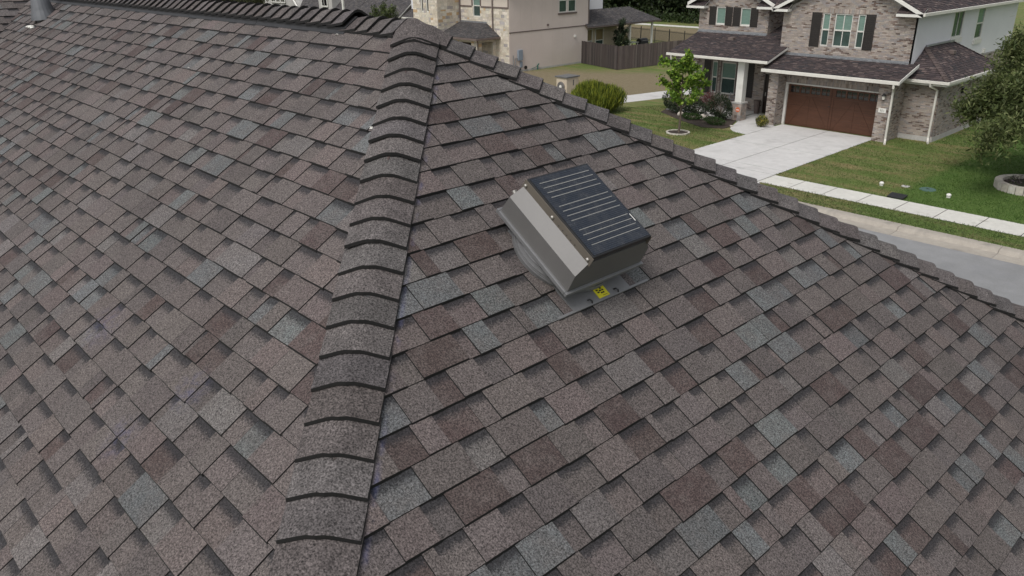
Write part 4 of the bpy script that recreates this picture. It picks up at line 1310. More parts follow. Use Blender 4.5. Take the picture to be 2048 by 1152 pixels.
mb = MB(); mb.tube([(XS + .1, 47.0, 0.0), (XS + .1, 47.0, .35), (XS + .1, 47.15, .45)], 0.05, 8); mb.tube([(XS + .1, 47.0, .3), (XS + .1, 46.7, .2), (XS + .1, 46.3, .14)], 0.02, 6); mb.build('standpipe', 'green_pipe', sh_)
# main roof over the upper storey
for sl in (Slope((-51.8, 48.6, 6.6 + 0.5 * 5.2), (0, 1), (1, 0), 0.5, [(-51.8, 48.5), (-51.8, 49.0), (-46.6, 53.9), (-46.6, 43.3)]), Slope((-51.8, 48.6, 6.6 + 0.5 * 5.2), (0, 1), (-1, 0), 0.5, [(-51.8, 48.5), (-51.8, 49.0), (-57.0, 53.9), (-57.0, 43.3)]),
           Slope((-51.8, 48.5, 6.6 + 0.5 * 5.2), (1, 0), (0, -1), 0.5, [(-51.8, 48.5), (-57.0, 43.3), (-46.6, 43.3)]), Slope((-51.8, 49.0, 6.6 + 0.5 * 5.2), (1, 0), (0, 1), 0.5, [(-51.8, 49.0), (-57.0, 54.2), (-46.6, 54.2)])):
    rg(sl)
# covered patio
rg(Slope((-49.0, 57, 4.14), (0, 1), (1, 0), 0.54, [(-49.0, 53.2), (-49.0, 60.9), (-46.8, 63.1), (-46.8, 52.8)]), thick=0.10)
rg(Slope((-49.0, 57, 4.14), (0, 1), (-1, 0), 0.54, [(-49.0, 53.2), (-49.0, 60.9), (-51.2, 63.1), (-51.2, 53.2)]), thick=0.10)
rg(Slope((-49.0, 60.9, 4.14), (1, 0), (0, 1), 0.54, [(-49.0, 60.9), (-46.8, 63.1), (-51.2, 63.1)]), thick=0.10)
for y in (58.95, 62.2):
    mb = MB(); mb.box(XS - 0.08, XS + 0.08, y - 0.08, y + 0.08, 0, 2.9); mb.build('patio_post', 'white', sh_)
mb = MB(); mb.box(-51.0, -46.9, 53.4, 63.0, 2.80, 2.90); mb.build('patio_ceiling', 'brown_trim', sh_)
mb = MB(); mb.box(-51.4, -48.2, 53.33, 58.3, 0, 2.8); mb.build('wall', 'cream_stucco', sh_)
window(sh_, frame_side(-48.2), 53.9, 54.9, 0.6, 2.6, up='glass_tan', low='glass_low', rec=-0.04, fw=0.07)
window(sh_, frame_side(-48.2), 55.3, 56.4, 0.6, 2.6, up='glass_tan', low='glass_low', rec=-0.04, fw=0.07)
mb = MB(); mb.box(-51.2, -49.2, 53.33, 57.4, 4.15, 6.5); mb.build('wall', 'white_stucco', sh_)
# grill and table on the patio
gr = thing('barbecue_grill', 'black lidded barbecue grill standing under the patio roof', 'grill', (-48.1, 62.0, 0))
mb = MB(); mb.fbox(WORLD, -48.4, -47.8, 61.4, 62.6, 0.45, 0.95); mb.build('firebox', 'black', gr, bevel=0.04)
mb = MB()
for k in range(8):
    a0, a1 = math.pi * k / 8, math.pi * (k + 1) / 8
    mb.face([(-48.1 + 0.3 * math.cos(a0), 61.45, 0.95 + 0.36 * math.sin(a0)), (-48.1 + 0.3 * math.cos(a1), 61.45, 0.95 + 0.36 * math.sin(a1)), (-48.1 + 0.3 * math.cos(a1), 62.55, 0.95 + 0.36 * math.sin(a1)), (-48.1 + 0.3 * math.cos(a0), 62.55, 0.95 + 0.36 * math.sin(a0))])
for yy in (61.45, 62.55):
    mb.face([(-48.1 + 0.3 * math.cos(math.pi * k / 8), yy, 0.95 + 0.36 * math.sin(math.pi * k / 8)) for k in range(9)])
mb.build('lid', 'black', gr)
mb = MB(); mb.tube([(-47.77, 61.6, 1.1), (-47.72, 61.6, 1.12), (-47.72, 62.4, 1.12), (-47.77, 62.4, 1.1)], 0.015, 6); mb.build('handle', 'screw', gr)
for yy in (61.45, 62.55):
    for xx in (-48.35, -47.85):
        mb = MB(); mb.box(xx - .02, xx + .02, yy - .02, yy + .02, 0, .45); mb.build('leg', 'black', gr)
mb = MB(); mb.box(-48.35, -47.85, 62.62, 63.0, .88, .92); mb.build('side_shelf', 'galv', gr)
tb = thing('patio_table', 'pale patio table between the posts of the covered patio', 'table', (-48.1, 60.0, 0))
mb = MB(); mb.box(-48.5, -47.7, 59.2, 61.0, 1.02, 1.07); mb.build('table_top', 'concrete', tb)
for yy in (59.3, 60.9):
    for xx in (-48.4, -47.8):
        mb = MB(); mb.box(xx - .03, xx + .03, yy - .03, yy + .03, 0, 1.02); mb.build('leg', 'concrete', tb)

# ------------------------------------------------------------------ cedar fence and iron fence
FPAL = ((0.075, 0.058, 0.054), (0.090, 0.071, 0.066), (0.062, 0.049, 0.047), (0.105, 0.086, 0.080))
def plank_fence(name, label, a, b, h, pal_k=1.0):
    a = np.array(a, float); b = np.array(b, float); d = b - a; L = np.linalg.norm(d); d /= L
    root = thing(name, label, 'fence', tuple(a), 'weathered cedar fence beside the patio')
    nrm = np.array([d[1], -d[0], 0.0])
    fr = (a, d, np.array([0, 0, 1.]), nrm)
    n = int(L / 0.145)
    for k in range(n):
        c = tuple(q * pal_k for q in pick(FPAL, (1, 1, 1, 0.6)))
        hh = h + rng.uniform(-0.015, 0.015)
        u = k * L / n
        m2 = MB(); m2.fbox(fr, u + 0.003, u + L / n - 0.004, 0.03, hh, 0.0, 0.018 + rng.uniform(0, 0.004), c=c); m2.build('plank', 'fence', root)
    for z in (0.35, 0.95, 1.55):
        m2 = MB(); m2.fbox(fr, 0, L, z, z + 0.09, -0.04, -0.001, c=FPAL[2]); m2.build('rail', 'fence', root)
    u = 0.05
    while u < L:
        m2 = MB(); m2.fbox(fr, u - 0.045, u + 0.045, 0, h - 0.05, -0.13, -0.041, c=FPAL[0]); m2.build('post', 'fence', root); u += 2.4
    return root
plank_fence('plank_fence', 'short dark run of cedar plank fence from the beige wall to the corner', (-47.0, 52.25, 0), (-41.97, 51.0, 0), 1.88, 0.62)
plank_fence('plank_fence', 'long weathered cedar plank fence running back from the corner', (-41.95, 51.02, 0), (-39.6, 66.0, 0), 1.86, 1.35)
ir = thing('iron_fence', 'thin black iron picket fence behind the patio', 'fence', (-52, 69, 0))
ia, ib = np.array([-66.0, 73.0, 0]), np.array([-38.0, 66.4, 0])
dd = (ib - ia) / np.linalg.norm(ib - ia); LL = np.linalg.norm(ib - ia)
fri = (ia, dd, np.array([0, 0, 1.]), np.array([dd[1], -dd[0], 0]))
src = None
for k in range(int(LL / 0.14)):
    if src is None:
        m2 = MB(); m2.fbox((np.zeros(3), fri[1], fri[2], fri[3]), -0.012, 0.012, 0, 1.35, -0.012, 0.012); src = m2.build('picket', 'black', ir, local=True); o = src
    else:
        o = src.copy(); COL.objects.link(o)
    q = ia + dd * (k * 0.14 + 0.07) - np.array(ir.location)
    o.location = tuple(q)
for z in (0.2, 1.2):
    m2 = MB(); m2.fbox(fri, 0, LL, z, z + 0.035, -0.015, 0.015); m2.build('rail', 'black', ir)
u = 0
while u < LL:
    m2 = MB(); m2.fbox(fri, u - .03, u + .03, 0, 1.5, -.03, .03); m2.build('post', 'black', ir); u += 2.3

# ------------------------------------------------------------------ cream pillar with a round dial
pi_ = thing('utility_pillar', 'cream stucco pillar with grey cap and round grey dial behind the rounded bush', 'pillar', (-35.9, 38.55, 0))
mb = MB(); mb.box(-36.35, -35.43, 38.0, 39.12, 0, 1.36); mb.build('pillar_body', 'cream_stucco', pi_, bevel=0.02)
mb = MB(); mb.box(-36.43, -35.35, 37.92, 39.2, 1.36, 1.44); mb.build('cap', 'slate_cap', pi_, bevel=0.01)
mb = MB(); mb.tube([(-35.9, 37.99, 0.80), (-35.9, 37.93, 0.80)], 0.31, 24); di = mb.build('dial', 'fan_grey', pi_)
mb = MB()
for r in (0.27, 0.21, 0.15):
    pts = [(-35.9 + r * math.cos(2 * math.pi * k / 24), 37.925, 0.8 + r * math.sin(2 * math.pi * k / 24)) for k in range(25)]
    mb.tube(pts, 0.015, 5, cap=False)
mb.build('dial_ring', 'slate_cap', di)
mb = MB(); mb.tube([(-35.9, 37.925, 0.80), (-35.9, 37.90, 0.80)], 0.10, 14); mb.build('dial_hub', 'sealant', di)
mb = MB(); mb.fbox(frame_side(-35.43), 38.6, 38.68, 0.85, 1.2, 0, 0.02); mb.build('slot', 'slate_cap', pi_)

# ------------------------------------------------------------------ grey roofed house with dormers, seen over our ridge
dh = thing('dormer_house', 'grey roofed house with white-faced dormers seen over the ridge vent', 'house', (-78.0, 47.0, 0))
rd = lambda sl, **k: roof_panel(dh, sl, GPAL, GW, edge='white', **k)
rd(Slope((-80, 50, 8.3), (1, 0), (0, -1), 0.8, [(-96, 50), (-69.6, 50), (-69.6, 43.0), (-96, 43.0)]))
rd(Slope((-65.6, 49, 7.4), (1, 0), (0, -1), 0.75, [(-69.4, 49), (-62.0, 49), (-62.0, 43.6), (-69.4, 43.6)]))
mb = MB(); mb.box(-95.5, -62.2, 43.8, 56, 0, 2.7); mb.build('wall', 'beige', dh)
mb = MB(); mb.box(-95.5, -62.2, 49.0, 56, 2.7, 6.2); mb.build('wall', 'white_stucco', dh)
mb = MB(); mb.box(-69.62, -69.42, 42.85, 43.0, 0.2, 6.4); mb.build('corner_board', 'white', dh)
fDo = frame_front(44.3)
for (x0, x1, zb, kind) in ((-89.5, -80.3, 3.55, 3), (-77.0, -73.2, 3.45, 1)):
    cx = (x0 + x1) / 2
    mb = MB()
    o_, U_, V_, W_ = fDo
    if kind == 3:
        mb.slab([o_ + U_ * a + V_ * b for a, b in ((x0, zb), (x1, zb), (cx, zb + 4.4))], -W_ * 4.0)
    else:
        mb.fbox(fDo, x0 + 0.6, x1 - 0.6, zb, zb + 2.4, -3.5, 0.0)
    mb.build('dormer_face', 'concrete_base', dh)
    for q in range(3 if kind == 3 else 1):
        w0 = cx - (1.6 if kind == 3 else 0.6) + q * 1.08
        window(dh, fDo, w0, w0 + (1.0 if kind == 3 else 1.2), zb + 0.62, zb + 1.9, low='glass_black', split=None, fw=0.12, rec=-0.09, mull=[w0 + 0.5])
    for sg in (-1, 1):
        if kind == 3:
            a, b = np.array([cx, 44.1, zb + 4.45]), np.array([cx + sg * (x1 - x0) / 2 * 1.03, 44.1, zb - 0.05])
        else:
            a, b = np.array([cx, 44.1, zb + 3.4]), np.array([cx + sg * 1.9, 44.1, zb + 1.6])
        m2 = MB(); m2.tube([a, b], 0.10, 4); m2.build('rake_board', 'white', dh)
mb = MB(); mb.box(-62.0, -60.1, 45.5, 52, 0, 7.0); mb.build('side_wall', 'white_stucco', dh)
rd(Slope((-60.5, 46.2, 4.6), (1, 0), (0, -1), 0.5, [(-62.0, 46.2), (-57.2, 46.2), (-57.2, 44.3), (-62.0, 44.3)]))
mb = MB(); mb.box(-62.0, -57.3, 44.5, 46.2, 0, 3.6); mb.build('wall', 'beige', dh)

# ------------------------------------------------------------------ plants
def fast_mesh(name, V, F, cols, mat):
    me = bpy.data.meshes.new(name)
    V = np.asarray(V, np.float32); F = np.asarray(F, np.int32); k = F.shape[1]
    me.vertices.add(len(V)); me.vertices.foreach_set('co', V.ravel())
    me.loops.add(F.size); me.loops.foreach_set('vertex_index', F.ravel())
    me.polygons.add(len(F)); me.polygons.foreach_set('loop_start', np.arange(0, F.size, k, dtype=np.int32))
    me.update(calc_edges=True)
    at = me.attributes.new('col', 'FLOAT_COLOR', 'FACE')
    at.data.foreach_set('color', np.concatenate([np.asarray(cols, np.float32), np.ones((len(F), 1), np.float32)], 1).ravel())
    me.materials.append(M[mat])
    return me

def leaves(P, size, pal, aspect=0.55, up=0.4, size_var=0.4, along=None, seed=0):
    """leaf-shaped quads at points P"""
    g = np.random.default_rng(seed)
    n = len(P)
    d = g.normal(size=(n, 3))
    if along is not None:
        d = d * 0.5 + along
    d /= np.linalg.norm(d, axis=1)[:, None]
    nn = g.normal(size=(n, 3)) + np.array([0, 0, up * 2])
    s = np.cross(d, nn); s /= np.linalg.norm(s, axis=1)[:, None] + 1e-9
    L = size * (1 + size_var * g.uniform(-1, 1, n))[:, None]
    a = P - d * L * 0.5; b = P + s * L * aspect * 0.5; c = P + d * L * 0.5; e = P - s * L * aspect * 0.5
    V = np.stack([a, b, c, e], 1).reshape(-1, 3)
    F = np.arange(n * 4).reshape(n, 4)
    pal = np.array(pal); ci = g.integers(0, len(pal), n)
    cols = pal[ci] * (1 + 0.35 * g.uniform(-1, 1, n))[:, None]
    return V, F, cols

def grow(base, h, spread, n_main, g, droop=0.0, start=0.3, lean=(0, 0), sub=4, trunk_r=0.05):
    """trunk with limbs; returns tubes and twig points"""
    tubes, tips = [], []
    top = np.array([lean[0], lean[1], h * 0.86])
    tp_ = [np.array([0, 0, 0.0]) + (top) * f + np.array([0.03 * math.sin(5 * f), 0.03 * math.cos(4 * f), 0]) * h * 0.2 for f in np.linspace(0, 1, 7)]
    tubes.append((tp_, [trunk_r * (1 - 0.8 * f) for f in np.linspace(0, 1, 7)]))
    for k in range(n_main):
        f = start + (0.97 - start) * (k + g.uniform(0, 1)) / n_main
        p = top * f
        an = k * 2.4 + g.uniform(-0.4, 0.4)
        ln = spread * (1.1 - 0.55 * f) * g.uniform(0.7, 1.15)
        el = g.uniform(0.3, 0.8) if not droop else g.uniform(0.05, 0.5)
        d = np.array([math.cos(an) * math.cos(el), math.sin(an) * math.cos(el), math.sin(el)])
        pts = [p]
        for s in range(5):
            pts.append(pts[-1] + d * ln / 5); d = d + np.array([g.uniform(-.15, .15), g.uniform(-.15, .15), g.uniform(-.1, .15) - droop * 0.28]); d /= np.linalg.norm(d)
            if s >= 1:
                for q in range(sub):
                    e = d + g.normal(size=3) * 0.7; e /= np.linalg.norm(e)
                    t0 = pts[-1]; t1 = t0 + e * ln * g.uniform(0.18, 0.38)
                    tips.append((t0, t1))
        tubes.append((pts, [trunk_r * 0.42 * (1 - 0.15 * s) for s in range(6)]))
        tips.append((pts[-2], pts[-1]))
    return tubes, tips

def plant(name, label, cat, loc, tubes, V, F, cols, group=None, mat='leaf', crown='crown'):
    root = thing(name, label, cat, loc, group)
    if tubes:
        mb = MB()
        for pts, rad in tubes:
            mb.tube(pts, rad, 7, cap=False)
        mb.build('trunk', 'bark', root, local=True, attrs=False)
    me = fast_mesh(crown, V, F, cols, mat)
    o = bpy.data.objects.new(crown, me); COL.objects.link(o); o.parent = root
    return root

def tip_points(tips, per, jit, g):
    P = []
    for a, b in tips:
        f = g.uniform(0.1, 1.05, per)[:, None]
        P.append(a + (b - a) * f + g.normal(size=(per, 3)) * jit)
    return np.concatenate(P)

# young maple in a pale ring
g = np.random.default_rng(3)
tubes, tips = grow(0, 4.3, 1.5, 15, g, start=0.33, lean=(0.05, 0.03), trunk_r=0.065, sub=3)
P_ = tip_points(tips, 24, 0.065, g)
V, F, c = leaves(P_, 0.15, ((0.17, 0.27, 0.032), (0.115, 0.205, 0.026), (0.24, 0.34, 0.045), (0.07, 0.135, 0.02)), 0.75, 0.5, seed=1)
plant('young_tree', 'slender young tree with bright green leaves in a pale edging ring on the lawn', 'tree', (-24.12, 34.55, 0), tubes, V, F, c)
def ring(name, label, cat, cx, cy, r, w, h, mat, n=28, fill='mulch', stones=False):
    root = thing(name, label, cat, (cx, cy, 0))
    for k in range(n):
        a0, a1 = 2 * math.pi * k / n + 0.012, 2 * math.pi * (k + 1) / n - 0.012
        m2 = MB()
        q = [(cx + r * math.cos(a0), cy + r * math.sin(a0), h), (cx + r * math.cos(a1), cy + r * math.sin(a1), h), (cx + (r - w) * math.cos(a1), cy + (r - w) * math.sin(a1), h), (cx + (r - w) * math.cos(a0), cy + (r - w) * math.sin(a0), h)]
        m2.slab(q, np.array([0, 0, -h]), 0, c=pick(((0.52, 0.49, 0.43), (0.47, 0.44, 0.38)), (1, 1)))
        m2.build('edging_stone', 'stone', root)
    m2 = MB(); m2.face([(cx + (r - w) * math.cos(2 * math.pi * k / 24), cy + (r - w) * math.sin(2 * math.pi * k / 24), max(0.03, h - 0.12)) for k in range(24)]); m2.build('mulch_fill', fill, root, attrs=False)
    return root
ring('tree_ring', 'low pale edging ring around the slender young tree', 'edging', -24.12, 34.5, 0.62, 0.09, 0.07, 'concrete')
# spreading feathery tree in a stone planter ring
g = np.random.default_rng(8)
tubes, tips = grow(0, 6.9, 4.0, 36, g, droop=0.72, start=0.40, lean=(0.1, 0.3), trunk_r=0.15, sub=5)
P_ = tip_points(tips, 185, 0.22, g)
V, F, c = leaves(P_, 0.19, ((0.085, 0.112, 0.036), (0.112, 0.138, 0.048), (0.060, 0.082, 0.026), (0.150, 0.168, 0.068)), 0.30, 0.2, seed=2)
plant('spreading_tree', 'wide drooping tree with fine dark olive foliage by the side of the brick house', 'tree', (-7.7, 36.0, 0), tubes, V, F, c)
ring('planter_ring', 'raised round pale stone planter at the foot of the drooping tree', 'planter', -7.95, 35.2, 1.2, 0.26, 0.30, 'stone', 26)
for k, (dx, dy) in enumerate(((-0.55, -0.2), (-0.2, -0.5), (0.3, -0.45), (-0.6, 0.3))):
    g = np.random.default_rng(50 + k)
    P_ = g.normal(size=(90, 3)) * np.array([0.13, 0.13, 0.08]) + np.array([0, 0, 0.10])
    V, F, c = leaves(P_, 0.07, ((0.05, 0.075, 0.03), (0.09, 0.10, 0.05), (0.16, 0.13, 0.14)), 0.5, 0.5, seed=k)
    plant('small_flower', 'small flowering plant in the stone planter under the drooping tree', 'plant', (-7.95 + dx, 35.2 + dy, 0.17), None, V, F, c, 'flowers in the stone planter', crown='foliage')

def shrub(name, label, loc, rx, ry, rz, n, size, pal, aspect=0.4, upright=0.0, seed=0, shell=0.55, cat='shrub', group=None, lumps=9):
    g = np.random.default_rng(seed)
    d = g.normal(size=(n, 3)); d /= np.linalg.norm(d, axis=1)[:, None]
    r = shell + (1 - shell) * g.random(n) ** 0.6
    lump = np.ones(n)
    for k in range(lumps):
        q = g.normal(size=3); q /= np.linalg.norm(q)
        lump += 0.20 * np.clip((d @ q - 0.55) / 0.45, 0, 1) - 0.03
    P = d * (r * lump)[:, None] * np.array([rx, ry, rz]) + np.array([0, 0, rz * 0.92])
    P = P[P[:, 2] > 0.02]; m = len(P)
    al = np.tile(np.array([0, 0, upright]), (m, 1)) + (P - np.array([0, 0, 0.0])) * np.array([1, 1, 0.4]) * 0.4 if upright else None
    V, F, c = leaves(P, size, pal, aspect, 0.3, along=al, seed=seed)
    stems = []
    for k in range(9):
        an = k * 0.7 + g.uniform(-.2, .2); q = np.array([math.cos(an) * rx * 0.55, math.sin(an) * ry * 0.55, rz * 1.25])
        stems.append(([np.zeros(3), q * 0.5 + np.array([0, 0, rz * 0.15]), q], [0.03, 0.02, 0.01]))
    root = plant(name, label, cat, loc, None, V, F, c, group, crown='foliage')
    mb = MB()
    for pts, rad in stems:
        mb.tube(pts, rad, 5, cap=False)
    mb.build('stem', 'bark', root, local=True, attrs=False)
    return root
YG = ((0.17, 0.20, 0.024), (0.12, 0.155, 0.022), (0.07, 0.10, 0.018), (0.24, 0.26, 0.034))
shrub('rounded_bush', 'large rounded yellow-green bush with upright sprays beside the cream pillar', (-31.2, 35.9, 0), 1.60, 1.5, 0.98, 11000, 0.42, YG, 0.10, 2.2, 5, 0.40)
DG = ((0.030, 0.046, 0.022), (0.042, 0.060, 0.030), (0.060, 0.080, 0.046), (0.022, 0.034, 0.016))
shrub('round_shrub', 'dark green round shrub behind the young tree by the porch', (-27.3, 40.0 - 0.9, 0.02), 0.75, 0.65, 0.52, 2200, 0.09, DG, 0.5, seed=6)
shrub('round_shrub', 'grey-green round shrub in the middle of the porch bed', (-26.1, 39.0, 0.02), 0.72, 0.62, 0.52, 2200, 0.09, DG, 0.5, seed=7)
shrub('round_shrub', 'dense dark green shrub in front of the white porch column', (-24.55, 39.0, 0.02), 0.80, 0.66, 0.68, 2800, 0.09, DG, 0.5, seed=8)
shrub('red_shrub', 'loose red-leaved shrub growing below the porch window', (-26.15, 40.3, 0.02), 0.52, 0.45, 0.66, 1300, 0.08, ((0.16, 0.045, 0.045), (0.20, 0.07, 0.065), (0.10, 0.03, 0.03)), 0.4, 0.8, seed=9, shell=0.3)
shrub('ground_cover', 'low bright green spreading plant at the edge of the bed near the young tree', (-25.6, 37.9, 0.02), 0.75, 0.45, 0.20, 1500, 0.08, ((0.045, 0.085, 0.022), (0.030, 0.062, 0.016)), 0.35, 0.5, seed=10, cat='plant')
shrub('ground_cover', 'low green spreading plant in the bed beside the curved walk', (-23.95, 37.55, 0.02), 0.70, 0.45, 0.22, 1500, 0.08, ((0.045, 0.085, 0.022), (0.030, 0.062, 0.016)), 0.35, 0.5, seed=11, cat='plant')
shrub('yellow_clump', 'small clump with yellow flowers at the foot of the garage pier', (-21.75, 38.75, 0.02), 0.42, 0.38, 0.34, 1100, 0.14, ((0.07, 0.09, 0.016), (0.10, 0.12, 0.02), (0.045, 0.06, 0.012), (0.40, 0.33, 0.06)), 0.14, 0.9, seed=12, shell=0.3, cat='plant')
shrub('round_shrub', 'dark upright shrub at the corner of the brick house beside the downspout', (-28.3, 39.5, 0.02), 0.5, 0.5, 0.55, 1500, 0.09, DG, 0.5, seed=16)
# trees over the fence and over the ridge
g = np.random.default_rng(21)
tubes, tips = grow(0, 3.5, 0.85, 12, g, start=0.15, trunk_r=0.06, sub=3)
P_ = tip_points(tips, 34, 0.12, g)
V, F, c = leaves(P_, 0.13, DG, 0.5, 0.3, seed=21)
plant('patio_tree', 'small dark tree rising behind the short fence at the patio', 'tree', (-47.0, 57.4, 0), tubes, V, F, c)
shrub('patio_plant', 'bright yellow-green plant under the patio roof beside the post', (-48.0, 59.3, 0.9), 0.3, 0.3, 0.5, 700, 0.10, ((0.22, 0.19, 0.02), (0.14, 0.13, 0.02)), 0.3, 0.8, seed=22, cat='plant')
g = np.random.default_rng(31)
tubes, tips = grow(0, 5.0, 1.9, 18, g, start=0.3, trunk_r=0.09, sub=3)
P_ = tip_points(tips, 34, 0.14, g)
V, F, c = leaves(P_, 0.17, ((0.06, 0.085, 0.025), (0.09, 0.115, 0.035), (0.04, 0.055, 0.018)), 0.35, 0.3, seed=31)
plant('upright_tree', 'loose upright green tree rising beyond the end of the ridge vent', 'tree', (-59.6, 40.8, 0), tubes, V, F, c)
g = np.random.default_rng(33)
tubes, tips = grow(0, 5.3, 4.2, 20, g, start=0.3, trunk_r=0.16, sub=4)
P_ = tip_points(tips, 60, 0.3, g)
V, F, c = leaves(P_, 0.26, ((0.055, 0.062, 0.026), (0.075, 0.08, 0.034), (0.04, 0.046, 0.02)), 0.4, 0.3, seed=33)
plant('olive_tree', 'wide olive-green tree seen over the middle of the ridge vent', 'tree', (-82.5, 38.0, 0), tubes, V, F, c)
# dark trees beyond the far path
kinds = []
for k in range(3):
    g = np.random.default_rng(60 + k)
    tubes, tips = grow(0, 9 + k, 4.2, 30, g, start=0.05, trunk_r=0.22, sub=4)
    P_ = tip_points(tips, 40, 0.5, g)
    V, F, c = leaves(P_, 0.55, ((0.022, 0.036, 0.013), (0.032, 0.050, 0.018), (0.016, 0.026, 0.010), (0.05, 0.066, 0.026)), 0.6, 0.3, seed=60 + k)
    kinds.append((tubes, V, F, c))
protos = []
xs_ = -104.0; k = 0
while xs_ < -34:
    loc = (xs_ + rng.uniform(-1, 1), 95.5 + rng.uniform(-2.0, 3.5) + (3 if k % 2 else 0), 0)
    lab = 'dense dark green tree in the row beyond the far path'
    if len(protos) < 3:
        root = plant('woodland_tree', lab, 'tree', loc, *kinds[len(protos)], group='dark trees beyond the far path'); protos.append(root)
    else:
        s_ = protos[k % 3]
        root = s_.copy(); COL.objects.link(root); root.location = loc
        for ch in s_.children:
            q = ch.copy(); COL.objects.link(q); q.parent = root
        root.rotation_euler = (0, 0, rng.uniform(0, 6.3)); sc = rng.uniform(0.85, 1.2); root.scale = (sc, sc, sc)
    xs_ += 2.6; k += 1
g = np.random.default_rng(70)
P_ = np.stack([g.uniform(-110, -30, 9000), 91.2 + g.gamma(1.5, 1.0, 9000), 0.1 + g.gamma(1.6, 0.35, 9000)], 1)
V, F, c = leaves(P_, 0.4, ((0.030, 0.050, 0.016), (0.045, 0.070, 0.022), (0.022, 0.036, 0.012)), 0.5, 0.3, seed=70)
o = bpy.data.objects.new('undergrowth', fast_mesh('undergrowth', V, F, c, 'leaf')); COL.objects.link(o)
tag(o, 'green undergrowth along the foot of the dark trees', 'undergrowth'); o['kind'] = 'stuff'

# ------------------------------------------------------------------ small things in the gardens
for (x, y, lab) in ((-12.25, 31.8, 'white round pipe cap standing in the thin yellowed lawn'), (-9.73, 31.88, 'white round pipe cap standing in the lush green lawn')):
    t = thing('pipe_cap', lab, 'pipe cap', (x, y, 0))
    mb = MB(); mb.tube([(x, y, 0), (x, y, 0.10)], 0.07, 14); mb.build('pipe', 'sealant', t)
    mb = MB(); mb.ball((x, y, 0.10), 0.092, 14, 8, rz=0.07); mb.build('cap', 'sealant', t)
t = thing('meter_lid', 'black utility box lid lying in the grass at the edge of the sidewalk', 'utility box', (-11.1, 30.6, 0))
mb = MB(); mb.slab([(-11.42, 30.36, 0.05), (-10.82, 30.36, 0.05), (-10.82, 30.80, 0.11), (-11.42, 30.80, 0.11)], np.array([0, 0, -0.05])); mb.build('lid', 'black', t, bevel=0.008)
mb = MB(); mb.box(-11.38, -10.86, 30.38, 30.78, 0.0, 0.035); mb.build('box_rim', 'slate_cap', t)
t = thing('valve_box', 'round green valve box lid set in the lush lawn', 'valve box', (-10.7, 32.45, 0))
mb = MB(); mb.tube([(-10.7, 32.45, 0), (-10.7, 32.45, 0.02), (-10.7, 32.45, 0.035)], [0.30, 0.30, 0.27], 22); mb.build('lid', 'teal', t)
mb = MB(); mb.box(-10.76, -10.64, 32.43, 32.47, 0.036, 0.05); mb.build('lifting_bar', 'black', t)
t = thing('valve_box', 'small grey valve box lid between the two white pipe caps', 'valve box', (-11.5, 32.3, 0))
mb = MB(); mb.box(-11.64, -11.36, 32.18, 32.42, 0.0, 0.03); mb.build('lid', 'concrete_base', t, bevel=0.006)
mb = MB(); mb.box(-11.54, -11.46, 32.28, 32.32, 0.031, 0.04); mb.build('lifting_bar', 'black', t)
for k, (x, y, r) in enumerate(((-26.8, 38.5, 0.20), (-25.3, 38.55, 0.24), (-26.3, 38.35, 0.10), (-25.9, 38.5, 0.09), (-22.95, 37.75, 0.09))):
    mb = MB(); mb.ball((x, y, r * 0.5), r, 9, 6, rz=r * 0.65, jit=0.35)
    tag(mb.build('garden_rock', 'rock'), 'pale rock lying in the mulch of the porch bed' if r > 0.15 else 'small pale stone lying in the mulch of the porch bed', 'rock', 'large rocks in the porch bed' if r > 0.15 else 'small stones in the porch bed')
t = thing('yard_sign', 'small orange octagonal yard sign by the porch column', 'sign', (-23.35, 38.9, 0))
mb = MB(); fs = frame_front(38.88)
o_, U_, V_, W_ = fs
mb.slab([o_ + U_ * (-23.35 + 0.14 * math.cos(math.pi / 8 + k * math.pi / 4)) + V_ * (0.72 + 0.14 * math.sin(math.pi / 8 + k * math.pi / 4)) for k in range(8)], -W_ * 0.012, bottom=True); mb.build('board', 'red_sign', t)
mb = MB(); mb.fbox(fs, -23.44, -23.26, 0.69, 0.73, 0.002, 0.004); mb.build('stripe', 'sealant', t)
mb = MB(); mb.tube([(-23.35, 38.9, 0), (-23.35, 38.9, 0.7)], 0.012, 6); mb.build('stake', 'galv', t)
ch = thing('porch_chair', 'pale metal ladder-back porch chair beneath the window', 'chair', (-25.3, 41.2, 0.06))
for x in (-25.55, -25.05):
    mb = MB(); mb.tube([(x, 41.45, 0.06), (x, 41.45, 0.5), (x, 41.58, 1.12)], 0.022, 6); mb.build('back_leg', 'galv', ch)
    mb = MB(); mb.tube([(x, 41.0, 0.06), (x, 41.0, 0.70)], 0.022, 6); mb.build('front_leg', 'galv', ch)
    mb = MB(); mb.tube([(x, 40.97, 0.70), (x, 41.48, 0.70)], 0.022, 6); mb.build('armrest', 'galv', ch)
for z in (0.72, 0.9, 1.08):
    mb = MB(); yy = 41.45 + (z - 0.5) * 0.21; mb.tube([(-25.55, yy, z), (-25.05, yy, z)], 0.02, 6); mb.build('back_slat', 'galv', ch)
mb = MB(); mb.box(-25.56, -25.04, 40.98, 41.46, 0.44, 0.48); mb.build('seat', 'galv', ch)
mb = MB()
w0 = np.array([-22.0, 41.6])
t = thing('planter_pot', 'dark plum coloured tall pot standing beside the front door', 'pot', (-23.95, 41.95, 0.02))
mb = MB(); mb.tube([(-23.98, 41.98, 0.02), (-23.98, 41.98, 0.72), (-23.98, 41.98, 0.78)], [0.14, 0.20, 0.21], 14); mb.build('pot_body', 'brown_trim', t)
mb = MB(); mb.tube([(-23.98, 41.98, 0.74), (-23.98, 41.98, 0.765)], 0.18, 14); mb.build('soil', 'mulch', t, attrs=False)

